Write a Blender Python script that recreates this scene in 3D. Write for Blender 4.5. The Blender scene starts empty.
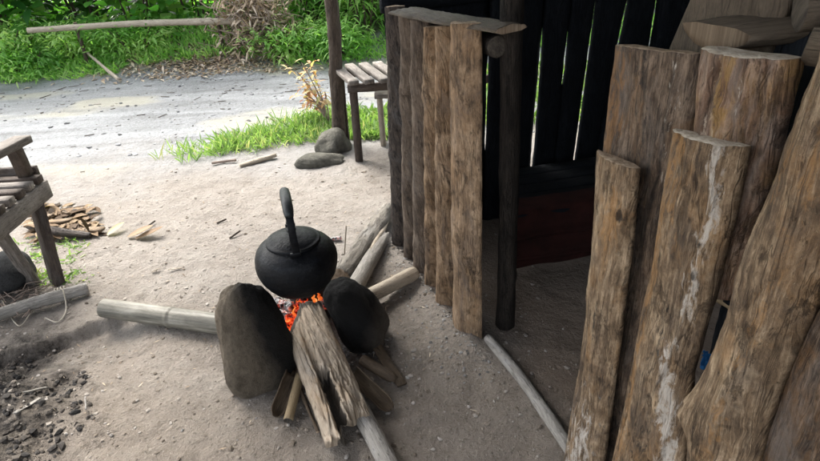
import bpy, math, random
from math import sin, cos, pi, radians, sqrt, exp
from mathutils import Vector, Matrix, noise
random.seed(11)
V = Vector
sc = bpy.context.scene
COL = sc.collection
# ------------------------------------------------------------------ camera
CAM_H, FPX, PITCH, ROLL = 1.45, 600.0, radians(29), radians(3.7)
fwd = V((0, cos(PITCH), -sin(PITCH))); up0 = V((0, sin(PITCH), cos(PITCH))); r0 = V((1, 0, 0))
CR = r0*cos(ROLL) - up0*sin(ROLL); CU = r0*sin(ROLL) + up0*cos(ROLL)
cd = bpy.data.cameras.new('camera'); cam = bpy.data.objects.new('camera', cd); COL.objects.link(cam)
M = Matrix((CR, CU, -fwd)).transposed().to_4x4(); M.translation = V((0, 0, CAM_H)); cam.matrix_world = M
cd.sensor_width = 36; cd.lens = 36*FPX/820; cd.clip_start = .02; cd.clip_end = 400
sc.camera = cam
# ------------------------------------------------------------------ light
SUN_EL, SUN_AZ = radians(50), radians(-35)        # azimuth from +Y towards +X
w = bpy.data.worlds.new('World'); sc.world = w; w.use_nodes = True
nt = w.node_tree; bg = nt.nodes['Background']
sky = nt.nodes.new('ShaderNodeTexSky'); sky.sky_type = 'NISHITA'; sky.sun_disc = False
sky.sun_elevation = SUN_EL; sky.sun_rotation = SUN_AZ; sky.dust_density = 4.0; sky.air_density = 1.0; sky.ozone_density = .6
bw = nt.nodes.new('ShaderNodeRGBToBW'); nt.links.new(sky.outputs[0], bw.inputs[0])
cm = nt.nodes.new('ShaderNodeMix'); cm.data_type = 'RGBA'; cm.inputs[0].default_value = .72        # cloud cover greys the sky
nt.links.new(sky.outputs[0], cm.inputs[6]); nt.links.new(bw.outputs[0], cm.inputs[7]); nt.links.new(cm.outputs[2], bg.inputs[0]); bg.inputs[1].default_value = .15
sl = bpy.data.lights.new('sun', 'SUN'); sl.energy = .85; sl.angle = radians(26); sl.color = (1, .95, .86)
so = bpy.data.objects.new('sun', sl); COL.objects.link(so)
sd = V((sin(SUN_AZ)*cos(SUN_EL), cos(SUN_AZ)*cos(SUN_EL), sin(SUN_EL)))
so.rotation_euler = sd.to_track_quat('Z', 'Y').to_euler()
sc.view_settings.view_transform = 'Standard'; sc.view_settings.look = 'None'
sc.view_settings.exposure = 2.6; sc.view_settings.gamma = 1; sc.view_settings.use_curve_mapping = False
sc.render.engine = 'CYCLES'

# ------------------------------------------------------------------ helpers
EYE = V((0, 0, CAM_H))
def ray(x, y): return fwd + CR*((x-410)/FPX) - CU*((y-230.5)/FPX)
def G(x, y, z=0.0):
    d = ray(x, y); return EYE + d*((z-CAM_H)/d.z)
def AY(x, y, Y):
    d = ray(x, y); return EYE + d*(Y/d.y)
def lerp(a, b, t): return a+(b-a)*t
def ss(a, b, x):
    t = max(0., min(1., (x-a)/(b-a))); return t*t*(3-2*t)
def nz(x, y, z=0.): return noise.noise(V((x, y, z)))
def fb(x, y, z=0., o=4): return noise.fractal(V((x, y, z)), 1.0, 2.0, o)
def interp(tab, t):
    if t <= tab[0][0]: return tab[0][1]
    for (a, va), (b, vb) in zip(tab, tab[1:]):
        if t <= b: return va+(vb-va)*((t-a)/(b-a+1e-9))
    return tab[-1][1]
def tag(o, label=None, cat=None, group=None, kind=None):
    if label: o['label'] = label
    if cat: o['category'] = cat
    if group: o['group'] = group
    if kind: o['kind'] = kind
    return o
def empty(name, loc, label, cat, group=None):
    o = bpy.data.objects.new(name, None); COL.objects.link(o); o.location = loc; o.empty_display_size = .05
    return tag(o, label, cat, group)

class MB:
    def __init__(s): s.v = []; s.f = []; s.uv = []; s.mi = []; s.c = {}
    def vert(s, p, col=None):
        s.v.append(tuple(p))
        if col: s.c[len(s.v)-1] = col
        return len(s.v)-1
    def face(s, idx, uvs=None, mi=0):
        s.f.append(tuple(idx)); s.mi.append(mi)
        s.uv.extend(uvs if uvs else [(0, 0)]*len(idx))
    def build(s, name, mats, parent=None, smooth=True):
        if not isinstance(mats, (list, tuple)): mats = [mats]
        off = V((0, 0, 0))
        if parent is not None: off = wloc(parent)
        elif s.v:                                     # origin at the base centre of the thing
            n = len(s.v); off = V((sum(p[0] for p in s.v)/n, sum(p[1] for p in s.v)/n, min(p[2] for p in s.v)))
        me = bpy.data.meshes.new(name)
        me.from_pydata([(p[0]-off.x, p[1]-off.y, p[2]-off.z) for p in s.v], [], s.f)
        uvl = me.uv_layers.new(name='UVMap'); uvl.data.foreach_set('uv', [c for p in s.uv for c in p])
        me.polygons.foreach_set('material_index', s.mi)
        if smooth: me.polygons.foreach_set('use_smooth', [True]*len(s.f))
        if s.c:
            ca = me.color_attributes.new('paint', 'FLOAT_COLOR', 'POINT')
            arr = [0.0, 0.0, 0.0, 1.0]*len(s.v)
            for i, c in s.c.items(): arr[4*i:4*i+3] = c
            ca.data.foreach_set('color', arr)
        for m in mats: me.materials.append(m)
        me.update()
        o = bpy.data.objects.new(name, me); COL.objects.link(o)
        if parent is not None: o.parent = parent
        else: o.location = off
        return o
def wloc(o):
    p = V(o.location)
    while o.parent: o = o.parent; p = p + o.location
    return p
def spline(pts, step):
    P = [V(p) for p in pts]
    if len(P) == 2:
        n = max(2, int((P[1]-P[0]).length/step)); return [P[0].lerp(P[1], i/n) for i in range(n+1)]
    out = []
    Q = [P[0]*2-P[1]]+P+[P[-1]*2-P[-2]]
    for i in range(1, len(Q)-2):
        a, b, c, d = Q[i-1:i+3]; n = max(1, int((c-b).length/step))
        for k in range(n):
            t = k/n
            out.append(.5*((2*b)+(c-a)*t+(2*a-5*b+4*c-d)*t*t+(3*b-a-3*c+d)*t**3))
    out.append(P[-1]); return out
def log(mb, pts, rad, nseg=20, step=.015, ridge=.002, lump=.04, seed=0., flat=1.0, fu=5., fv=5., cap=1, jag=0., upref=None,
        knots=(), hollow=0., nodes=None, paint=None):
    """a branch, pole or log swept along pts; rad = number or table (t, r)"""
    C = spline(pts, step); n = len(C)
    L = [0.]
    for i in range(1, n): L.append(L[-1]+(C[i]-C[i-1]).length)
    T = L[-1] or 1
    up = V(upref) if upref else (V((0, 0, 1)) if abs((C[-1]-C[0]).normalized().z) < .8 else V((1, 0, 0)))
    base = len(mb.v); rm = rad if not isinstance(rad, (list, tuple)) else rad[0][1]
    rings = []
    for i in range(n):
        d = (C[min(i+1, n-1)]-C[max(i-1, 0)]).normalized()
        A = d.cross(up).normalized(); B = A.cross(d).normalized()
        t = L[i]/T; r = interp(rad, t) if isinstance(rad, (list, tuple)) else rad
        if nodes:
            for nd in nodes: r *= 1+.09*exp(-((L[i]-nd)/.006)**2)-.04*exp(-((L[i]-nd-.012)/.006)**2)
        row = []
        for j in range(nseg):
            th = 2*pi*j/nseg; cx, cy = cos(th), sin(th)
            rr = r*(1+lump*2*nz(cx*1.3+seed, cy*1.3, L[i]*fv+seed))
            rr += ridge*1.6*nz(cx*fu+seed*3, cy*fu, L[i]*fv*1.6)
            for (kt, ka, kr, kh) in knots:
                da = (th-ka+pi) % (2*pi)-pi
                q = ((L[i]-kt*T)/kr)**2+(da*r/kr)**2
                rr += kh*exp(-q)*(1-.8*exp(-q*9))
            p = C[i]+A*(cx*rr)+B*(cy*rr*flat)
            if jag and i == n-1: p = p+d*(jag*nz(cx*4+seed, cy*4, 7.))
            if jag and i == 0: p = p-d*(jag*nz(cx*4+seed, cy*4, 3.))
            row.append(mb.vert(p, paint(t, th) if paint else None))
        rings.append(row)
    circ = 2*pi*rm
    for i in range(n-1):
        for j in range(nseg):
            k = (j+1) % nseg
            mb.face((rings[i][j], rings[i][k], rings[i+1][k], rings[i+1][j]),
                    [(circ*j/nseg, L[i]), (circ*(j+1)/nseg, L[i]), (circ*(j+1)/nseg, L[i+1]), (circ*j/nseg, L[i+1])])
    for e, (row, c, sgn) in enumerate(((rings[0], C[0], -1), (rings[-1], C[-1], 1))):
        d = ((C[1]-C[0]) if e == 0 else (C[-1]-C[-2])).normalized()
        ins = [mb.vert(c.lerp(V(mb.v[q]), .86 if not hollow else .8)+d*sgn*(.0015)) for q in row]
        for j in range(nseg):
            k = (j+1) % nseg
            q = (row[j], row[k], ins[k], ins[j]) if sgn > 0 else (row[k], row[j], ins[j], ins[k])
            mb.face(q, [(mb.v[x][0]*1., mb.v[x][2]+mb.v[x][1]) for x in q], cap)
        if hollow:
            inn = [mb.vert(c.lerp(V(mb.v[q]), .98)-d*sgn*hollow) for q in ins]
            for j in range(nseg):
                k = (j+1) % nseg
                q = (ins[j], ins[k], inn[k], inn[j]) if sgn > 0 else (ins[k], ins[j], inn[j], inn[k])
                mb.face(q, [(mb.v[x][0], mb.v[x][2]) for x in q], cap)
            ins = inn
        cc = mb.vert(sum((V(mb.v[q]) for q in ins), V((0, 0, 0)))/nseg+d*sgn*.001)
        for j in range(nseg):
            k = (j+1) % nseg
            q = (ins[j], ins[k], cc) if sgn > 0 else (ins[k], ins[j], cc)
            mb.face(q, [(mb.v[x][0], mb.v[x][2]+mb.v[x][1]) for x in q], cap)
    return mb
def dslab(mb, F, top, sl, sr, th, nq=34, dz=.008, seed=0., ridge=.003, lump=.006, crack=.006, z0=0., bulge=.5, paint=None, carve=None, cap=1, back=4, bot=None):
    """half-round slab. F(s, z, out) -> world point; top(q) = end height; sl(z), sr(z) = edges; th = thickness"""
    zt = max(top(0), top(.5), top(1)); n = max(3, int((zt-z0)/dz))
    rings = []; us = []
    for i in range(n+1):
        v = i/n; row = []; uu = []
        for j in range(nq+1+back):
            if j <= nq: q = j/nq; front = True
            else: q = 1-(j-nq)/(back+1); front = False
            zb = bot(q) if bot else z0; z = zb+(top(q)-zb)*v
            a, b = sl(z), sr(z); s = lerp(a, b, q)
            if front:
                sh = max(0., sin(pi*q))**bulge
                o = th*sh
                edge = min(1., min(q, 1-q)*8)
                o += edge*(ridge*1.5*nz(s*70+seed, z*7, seed)+lump*1.6*nz(s*13, z*6+seed, 4.+seed)+.0016*nz(s*110, z*60, seed)+.002*nz(s*40, z*22, seed+2))
                c = abs(nz(s*17+seed*2+.5*nz(s*6, z*7, seed), z*3.1, 9.))+.25*max(0., nz(s*8, z*5, seed+5))
                o -= edge*crack*.7*max(0., 1-c*16)
                if carve: o += carve(q, z)
            else: o = -.006+.002*nz(s*20, z*5, seed)
            sw = .0022*nz(seed+(0 if q < .5 else 9), z*9, 2.)+.0012*nz(seed+(0 if q < .5 else 9), z*45, 2.)
            zz = z+(.0015*nz(s*160, seed, 1.) if i == n else 0)
            row.append(mb.vert(F(s+sw, zz, o), paint(q, z) if paint else (0, 0, 0)))
            uu.append((s if front else s+.37, z))
        rings.append(row); us.append(uu)
    m = nq+1+back
    for i in range(n):
        for j in range(m):
            k = (j+1) % m
            u = [us[i][j], us[i][k], us[i+1][k], us[i+1][j]]
            mb.face((rings[i][j], rings[i][k], rings[i+1][k], rings[i+1][j]), u)
    for row, u, flip in ((rings[-1], us[-1], False), (rings[0], us[0], True)):
        # cap: join front points to the matching point of the flat back
        bk = [row[0]]+[row[j] for j in range(m-1, nq, -1)]+[row[nq]]
        nb = len(bk)-1
        prev = (row[0], bk[0])
        mids = []
        for j in range(nq+1):
            f = j/nq*nb; i0 = min(int(f), nb-1); mids.append(V(mb.v[bk[i0]]).lerp(V(mb.v[bk[i0+1]]), f-i0))
        inner = [mb.vert(V(mb.v[row[j]]).lerp(mids[j], .5)+V((0, 0, .002*nz(j*.7, seed, 3.)))) for j in range(1, nq)]
        outer = [mb.vert(mids[j]) for j in range(1, nq)]
        for j in range(1, nq-1):
            for (a, b, c, d) in ((row[j], row[j+1], inner[j], inner[j-1]), (inner[j-1], inner[j], outer[j], outer[j-1])):
                q = (a, b, c, d) if not flip else (d, c, b, a)
                mb.face(q, [(mb.v[x][0], mb.v[x][1]) for x in q], cap)
        for (t3) in ((row[0], row[1], inner[0]), (row[0], inner[0], outer[0]), (row[nq-1], row[nq], inner[-1]), (inner[-1], row[nq], outer[-1])):
            mb.face(t3 if not flip else t3[::-1], [(mb.v[x][0], mb.v[x][1]) for x in t3], cap)
    return mb
def board(mb, a, b, wv, tv, seed=0., rough=.002, n=None, mi=0):
    """sawn board from a to b; wv, tv = half-width and half-thickness vectors"""
    a, b, wv, tv = V(a), V(b), V(wv), V(tv); L = (b-a).length; n = n or max(2, int(L/.03))
    prof = [(-1, -.8), (-.92, -1), (.92, -1), (1, -.8), (1, .8), (.92, 1), (-.92, 1), (-1, .8)]
    rows = []
    W = wv.length; T = tv.length
    cu = [0]
    for j in range(8):
        x0, y0 = prof[j]; x1, y1 = prof[(j+1) % 8]; cu.append(cu[-1]+sqrt(((x1-x0)*W)**2+((y1-y0)*T)**2))
    for i in range(n+1):
        c = a.lerp(b, i/n)
        c = c+tv.normalized()*rough*nz(i*.35, seed, 0)+wv.normalized()*rough*nz(i*.35, seed, 5)
        rows.append([mb.vert(c+wv*x*(1+.04*nz(i*.5, x*3, seed))+tv*y) for x, y in prof])
    for i in range(n):
        for j in range(8):
            k = (j+1) % 8
            mb.face((rows[i][j], rows[i][k], rows[i+1][k], rows[i+1][j]),
                    [(cu[j]+seed, L*i/n), (cu[j+1]+seed, L*i/n), (cu[j+1]+seed, L*(i+1)/n), (cu[j]+seed, L*(i+1)/n)], mi)
    mb.face(rows[0][::-1], [(prof[j][0]*W+seed, prof[j][1]*T) for j in range(8)][::-1], mi)
    mb.face(rows[-1], [(prof[j][0]*W+seed, prof[j][1]*T) for j in range(8)], mi)
    return mb
_ico = {}
def ico(sub):
    if sub in _ico: return _ico[sub]
    import bmesh
    bm = bmesh.new(); bmesh.ops.create_icosphere(bm, subdivisions=sub, radius=1)
    r = ([v.co.copy() for v in bm.verts], [[v.index for v in f.verts] for f in bm.faces]); bm.free(); _ico[sub] = r; return r
def stone(mb, c, size, rot=(0, 0, 0), sub=2, rough=.15, pw=2.0, seed=0., fine=.0, fr=1.3, mi=0, taper=0.):
    vs, fs = ico(sub); R = Matrix.Rotation(rot[2], 3, 'Z') @ Matrix.Rotation(rot[1], 3, 'Y') @ Matrix.Rotation(rot[0], 3, 'X')
    b = len(mb.v); c = V(c)
    for v in vs:
        k = 1.0/((abs(v.x)**pw+abs(v.y)**pw+abs(v.z)**pw)**(1/pw))
        r = k*(1+rough*nz(v.x*fr+seed, v.y*fr+seed*1.7, v.z*fr))
        if fine: r += fine*fb(v.x*5+seed, v.y*5, v.z*5)
        tp = 1-taper*v.z; mb.vert(c+R @ V((v.x*r*size[0]*tp, v.y*r*size[1]*tp, v.z*r*size[2])))
    for f in fs: mb.face([b+i for i in f], [(vs[i].x, vs[i].z) for i in f], mi)
def leaf(mb, p, d, n, L, W, rnd, bend=.3, fold=.25, seg=3, mi=0):
    """folded, drooping blade; UV.x = its own shade"""
    d = d.normalized(); s = d.cross(n)
    if s.length < 1e-3: s = d.cross(V((1, 0, 0)))
    s.normalize(); n = s.cross(d).normalized()
    prev = None
    for i in range(seg+1):
        t = i/seg; c = p+d*(L*t*(1-.15*bend*t))+V((0, 0, -1))*(bend*L*t*t)
        wd = W*.5*(sin(pi*min(1., (t*.92+.06)))**.8) if i < seg else 0.0
        if i == 0: wd = W*.12
        if i == seg: cur = (mb.vert(c),)
        else: cur = (mb.vert(c-s*wd+n*wd*fold), mb.vert(c), mb.vert(c+s*wd+n*wd*fold))
        if prev:
            if len(cur) == 3:
                mb.face((prev[0], prev[1], cur[1], cur[0]), [(rnd, t)]*4, mi); mb.face((prev[1], prev[2], cur[2], cur[1]), [(rnd, t)]*4, mi)
            else:
                mb.face((prev[0], prev[1], cur[0]), [(rnd, t)]*3, mi); mb.face((prev[1], prev[2], cur[0]), [(rnd, t)]*3, mi)
        prev = cur
def rv(s=1.): return V((random.uniform(-s, s), random.uniform(-s, s), random.uniform(-s, s)))

# ------------------------------------------------------------------ materials
class NT:
    def __init__(s, name):
        s.m = bpy.data.materials.new(name); s.m.use_nodes = True; s.t = s.m.node_tree; s.b = s.t.nodes['Principled BSDF']
    def n(s, typ, **kw):
        x = s.t.nodes.new(typ)
        for k, v in kw.items(): setattr(x, k, v)
        return x
    def l(s, a, b): s.t.links.new(a, b)
    def val(s, inp, v):
        if hasattr(v, 'is_output') or isinstance(v, bpy.types.NodeSocket): s.l(v, inp)
        elif isinstance(v, (tuple, list)) and len(v) == 3 and inp.type == 'RGBA': inp.default_value = (*v, 1)
        else: inp.default_value = v
    def math(s, op, a, b=0., c=None, clamp=False):
        x = s.n('ShaderNodeMath', operation=op, use_clamp=clamp); s.val(x.inputs[0], a); s.val(x.inputs[1], b)
        if c is not None: s.val(x.inputs[2], c)
        return x.outputs[0]
    def mix(s, f, a, b, mode='MIX'):
        x = s.n('ShaderNodeMix', data_type='RGBA', blend_type=mode); s.val(x.inputs[0], f); s.val(x.inputs[6], a); s.val(x.inputs[7], b); return x.outputs[2]
    def noise(s, vec, scale, detail=4, rough=.55, dist=0., dim='3D'):
        x = s.n('ShaderNodeTexNoise'); s.l(vec, x.inputs['Vector']); x.inputs['Scale'].default_value = scale
        x.inputs['Detail'].default_value = detail; x.inputs['Roughness'].default_value = rough; x.inputs['Distortion'].default_value = dist; return x.outputs[0]
    def vor(s, vec, scale, feat='F1'):
        x = s.n('ShaderNodeTexVoronoi', feature=feat); s.l(vec, x.inputs['Vector']); x.inputs['Scale'].default_value = scale; return x.outputs['Distance']
    def ramp(s, f, stops):
        x = s.n('ShaderNodeValToRGB'); s.l(f, x.inputs[0]); e = x.color_ramp.elements
        for i, (p, c) in enumerate(stops):
            if i > 1: e.new(p)
            e[i].position = p; e[i].color = (*c, 1) if isinstance(c, (tuple, list)) else (c, c, c, 1)
        return x.outputs[0]
    def rng(s, f, a, b, c=0., d=1.):
        x = s.n('ShaderNodeMapRange', clamp=True); s.l(f, x.inputs[0])
        for i, v in enumerate((a, b, c, d)): x.inputs[i+1].default_value = v
        return x.outputs[0]
    def mapv(s, vec, scale):
        x = s.n('ShaderNodeVectorMath', operation='MULTIPLY'); s.l(vec, x.inputs[0]); x.inputs[1].default_value = scale; return x.outputs[0]
    def uvr(s):
        """UV in metres with a random third coordinate per object"""
        uv = s.n('ShaderNodeUVMap'); sp = s.n('ShaderNodeSeparateXYZ'); s.l(uv.outputs[0], sp.inputs[0])
        oi = s.n('ShaderNodeObjectInfo'); cb = s.n('ShaderNodeCombineXYZ')
        s.l(sp.outputs[0], cb.inputs[0]); s.l(sp.outputs[1], cb.inputs[1]); s.l(s.math('MULTIPLY', oi.outputs['Random'], 13.), cb.inputs[2])
        return cb.outputs[0], oi.outputs['Random']
    def bump(s, h, strength=.5, dist=.01, prev=None):
        x = s.n('ShaderNodeBump'); s.l(h, x.inputs['Height']); x.inputs['Strength'].default_value = strength; x.inputs['Distance'].default_value = dist
        if prev: s.l(prev, x.inputs['Normal'])
        return x.outputs[0]
    def done(s, col, rough=.85, nrm=None, spec=.3, metal=0.):
        s.val(s.b.inputs['Base Color'], col); s.val(s.b.inputs['Roughness'], rough); s.b.inputs['Specular IOR Level'].default_value = spec
        s.b.inputs['Metallic'].default_value = metal
        if nrm: s.l(nrm, s.b.inputs['Normal'])
        return s.m
def wood(name, dark, mid, light, orange=None, grey=None, rough=.8, bump=.7, su=1., white=(.40, .36, .31), spec=.25, contrast=1.):
    k = NT(name); vec, rnd = k.uvr()
    big = k.noise(k.mapv(vec, (13*su, 5, 1)), 1, 5, .65, .8)
    st = k.noise(k.mapv(vec, (75*su, 6.5, 1)), 1, 6, .7, .6)
    fi = k.noise(k.mapv(vec, (230*su, 16, 1)), 1, 5, .75, .4)
    gr = k.noise(k.mapv(vec, (110, 90, 1)), 1, 4, .7)
    mot = k.noise(k.mapv(vec, (42*su, 19, 1)), 1, 6, .7, .5)
    f = k.math('ADD', k.math('MULTIPLY', big, .30), k.math('MULTIPLY', st, .24)); f = k.math('ADD', f, k.math('MULTIPLY', fi, .20)); f = k.math('ADD', f, k.math('MULTIPLY', mot, .26))
    h = .13/contrast
    col = k.ramp(f, [(.5-h, dark), (.5, mid), (.5+h, light)])
    if orange:
        o = k.rng(k.noise(k.mapv(vec, (14, 6, 2)), 1, 5, .65, .5), .52, .66)
        col = k.mix(k.math('MULTIPLY', o, .42), col, orange)
    if grey:
        g = k.rng(k.noise(k.mapv(vec, (20, 5, 3)), 1, 5, .7, .6), .5, .68)
        col = k.mix(k.math('MULTIPLY', g, .75), col, grey)
    brk = k.rng(k.noise(k.mapv(vec, (26*su, 7, 5)), 1, 9, .78, .5), .575, .615)
    col = k.mix(k.math('MULTIPLY', brk, .62), col, tuple(c*1.5 for c in dark))
    fib = k.noise(k.mapv(vec, (520*su, 22, 6)), 1, 3, .65, .2)
    reg = k.rng(k.noise(k.mapv(vec, (9*su, 4, 8)), 1, 4, .6, .4), .42, .58)
    fine_ = k.noise(k.mapv(vec, (300*su, 180, 6)), 1, 4, .8)
    col = k.mix(k.math('MULTIPLY', k.rng(fib, .40, .48, .5, .0), reg), col, tuple(c*.8 for c in dark))
    col = k.mix(k.math('MULTIPLY', k.rng(fib, .56, .68, .0, .38), reg), col, tuple(min(.9, c*1.3) for c in light))
    col = k.mix(k.rng(fine_, .52, .62, 0, .3), col, tuple(c*.9 for c in dark))
    col = k.mix(k.rng(fine_, .62, .72, 0, .5), col, tuple(min(.9, c*1.2) for c in light))
    # long drying cracks and dark pits
    cr = k.noise(k.mapv(vec, (38*su, 3., 1)), 1, 3, .55, .8)
    crk = k.rng(k.math('ABSOLUTE', k.math('SUBTRACT', cr, .5)), .0, .022)
    pit = k.rng(k.vor(k.mapv(vec, (60, 28, 1)), 1), .05, .22)
    col = k.mix(k.math('MULTIPLY', k.math('MULTIPLY', k.math('SUBTRACT', 1., crk), k.rng(mot, .42, .6)), .7), col, tuple(c*.25 for c in dark))
    col = k.mix(k.math('MULTIPLY', k.math('SUBTRACT', 1., pit), .45), col, tuple(c*.45 for c in dark))
    col = k.mix(k.rng(gr, .3, .7, .0, .35), col, (.5, .5, .5), 'OVERLAY')
    at = k.n('ShaderNodeAttribute', attribute_name='paint'); sp = k.n('ShaderNodeSeparateColor'); k.l(at.outputs['Color'], sp.inputs[0])
    ws = k.noise(k.mapv(vec, (75, 20, 4)), 1, 7, .72, .6)
    def pm(ch, lo=.35):
        return k.math('MULTIPLY', k.rng(k.math('ADD', ch, k.math('MULTIPLY', k.math('SUBTRACT', ws, .5), 3.2)), .5, .85), k.rng(ch, .02, .15))
    col = k.mix(pm(sp.outputs[0]), col, white)
    col = k.mix(k.math('MULTIPLY', pm(sp.outputs[1]), .55), col, orange or (.4, .2, .07))
    col = k.mix(k.math('MULTIPLY', pm(sp.outputs[2]), .85), col, (.012, .011, .01))
    hh = k.math('ADD', k.math('MULTIPLY', st, .6), k.math('MULTIPLY', fi, .25)); hh = k.math('ADD', hh, k.math('MULTIPLY', gr, .35))
    hh = k.math('ADD', hh, k.math('MULTIPLY', crk, .25)); hh = k.math('SUBTRACT', hh, k.math('MULTIPLY', brk, .5)); hh = k.math('ADD', hh, k.math('MULTIPLY', k.math('MULTIPLY', fib, .35), reg)); hh = k.math('ADD', hh, k.math('MULTIPLY', mot, .7)); hh = k.math('ADD', hh, k.math('MULTIPLY', pit, .3))
    nr = k.bump(hh, bump, .012)
    return k.done(col, k.rng(st, .3, .7, rough-.12, rough+.1), nr, spec)
def endgrain(name, a, b):
    k = NT(name); vec, rnd = k.uvr()
    f = k.noise(k.mapv(vec, (60, 60, 1)), 1, 5, .7); g = k.noise(k.mapv(vec, (220, 220, 1)), 1, 3, .6)
    return k.done(k.mix(k.rng(f, .35, .65), a, b), .9, k.bump(g, .6, .006), .15)
M_slab = wood('weathered_slab', (.04, .026, .016), (.17, .115, .068), (.38, .285, .185), orange=(.29, .155, .058), grey=(.07, .052, .039), contrast=1.7, bump=.75)
M_slab2 = wood('dark_slab', (.016, .011, .008), (.07, .047, .031), (.19, .14, .10), orange=(.22, .115, .045), grey=(.12, .10, .085), contrast=1.7, bump=.6)
M_slabred = wood('reddish_slab', (.045, .027, .017), (.16, .096, .062), (.33, .235, .17), orange=(.28, .165, .05), grey=(.2, .165, .14), contrast=1.6, bump=.75)
M_post = wood('log_palings', (.045, .029, .017), (.235, .155, .092), (.43, .31, .2), orange=(.3, .175, .085), grey=(.13, .10, .08), bump=.7, contrast=1.35)
M_postmid = wood('smoky_brown_palings', (.03, .023, .018), (.125, .093, .068), (.24, .19, .145), grey=(.1, .085, .075), bump=.6, contrast=1.2)
M_postdark = wood('smoked_palings', (.025, .02, .018), (.07, .055, .045), (.14, .11, .09), grey=(.1, .1, .1), bump=1.)
M_shadewood = wood('shade_dark_wood', (.004, .005, .006), (.009, .011, .014), (.018, .02, .023), bump=.5, rough=.85, spec=.08)  # near-black wood: the shade inside the hut is put into its colour
M_sootpost = wood('sooty_post', (.008, .007, .006), (.022, .018, .015), (.045, .036, .028), bump=.8, spec=.15)
M_grey = wood('grey_weathered_board', (.075, .065, .055), (.175, .152, .132), (.31, .285, .255), bump=.6, contrast=.9)
M_browntimber = wood('brown_timber', (.025, .019, .015), (.065, .048, .038), (.12, .095, .075), grey=(.10, .09, .085), bump=.6)
M_dull = wood('dull_plank', (.035, .027, .019), (.08, .062, .044), (.13, .105, .078), bump=.5)
M_pole = wood('pale_pole', (.19, .16, .12), (.34, .29, .225), (.46, .41, .33), bump=.35, su=.7, contrast=.7)
M_greypole = wood('ashy_pole', (.13, .12, .105), (.26, .24, .21), (.4, .375, .34), grey=(.3, .29, .28), bump=.6, contrast=.9)
M_roughlog = wood('rough_bark_log', (.08, .07, .06), (.19, .17, .14), (.33, .3, .26), grey=(.26, .25, .23), bump=1., contrast=1.2)
M_rot = wood('rotten_log', (.15, .11, .075), (.36, .29, .215), (.5, .42, .325), orange=(.28, .18, .09), grey=(.34, .3, .25), bump=.5, contrast=.95)
M_barkheap = wood('old_bark', (.06, .04, .025), (.2, .145, .095), (.36, .28, .2), orange=(.33, .2, .09), bump=.6)
M_bark = wood('tree_bark', (.03, .022, .017), (.08, .06, .045), (.15, .12, .09), bump=1.)
M_end = endgrain('cut_end', (.16, .11, .07), (.36, .28, .2)); M_enddark = endgrain('dark_cut_end', (.035, .03, .025), (.085, .072, .058))
M_endmid = endgrain('brown_cut_end', (.06, .042, .028), (.17, .13, .09)); M_endpale = endgrain('pale_cut_end', (.3, .25, .19), (.5, .44, .36))
def bamboo_mat():
    k = NT('old_bamboo'); vec, rnd = k.uvr()
    st = k.noise(k.mapv(vec, (90, 3, 1)), 1, 4, .6); big = k.noise(k.mapv(vec, (20, 7, 1)), 1, 5, .65, .4); fi = k.noise(k.mapv(vec, (300, 120, 1)), 1, 3)
    col = k.ramp(k.math('ADD', k.math('MULTIPLY', st, .5), k.math('MULTIPLY', big, .5)), [(.36, (.06, .056, .044)), (.5, (.145, .135, .108)), (.64, (.25, .238, .2))])
    return k.done(col, .6, k.bump(k.math('ADD', st, fi), .3, .004), .35)
M_bamboo = bamboo_mat()
M_bamboobrown = wood('brown_bamboo', (.03, .02, .013), (.085, .06, .038), (.16, .12, .078), bump=.4, contrast=1., rough=.7)
M_bambooyellow = wood('yellow_bamboo', (.12, .085, .045), (.25, .185, .105), (.36, .28, .17), bump=.3, contrast=.8, rough=.6)

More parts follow.
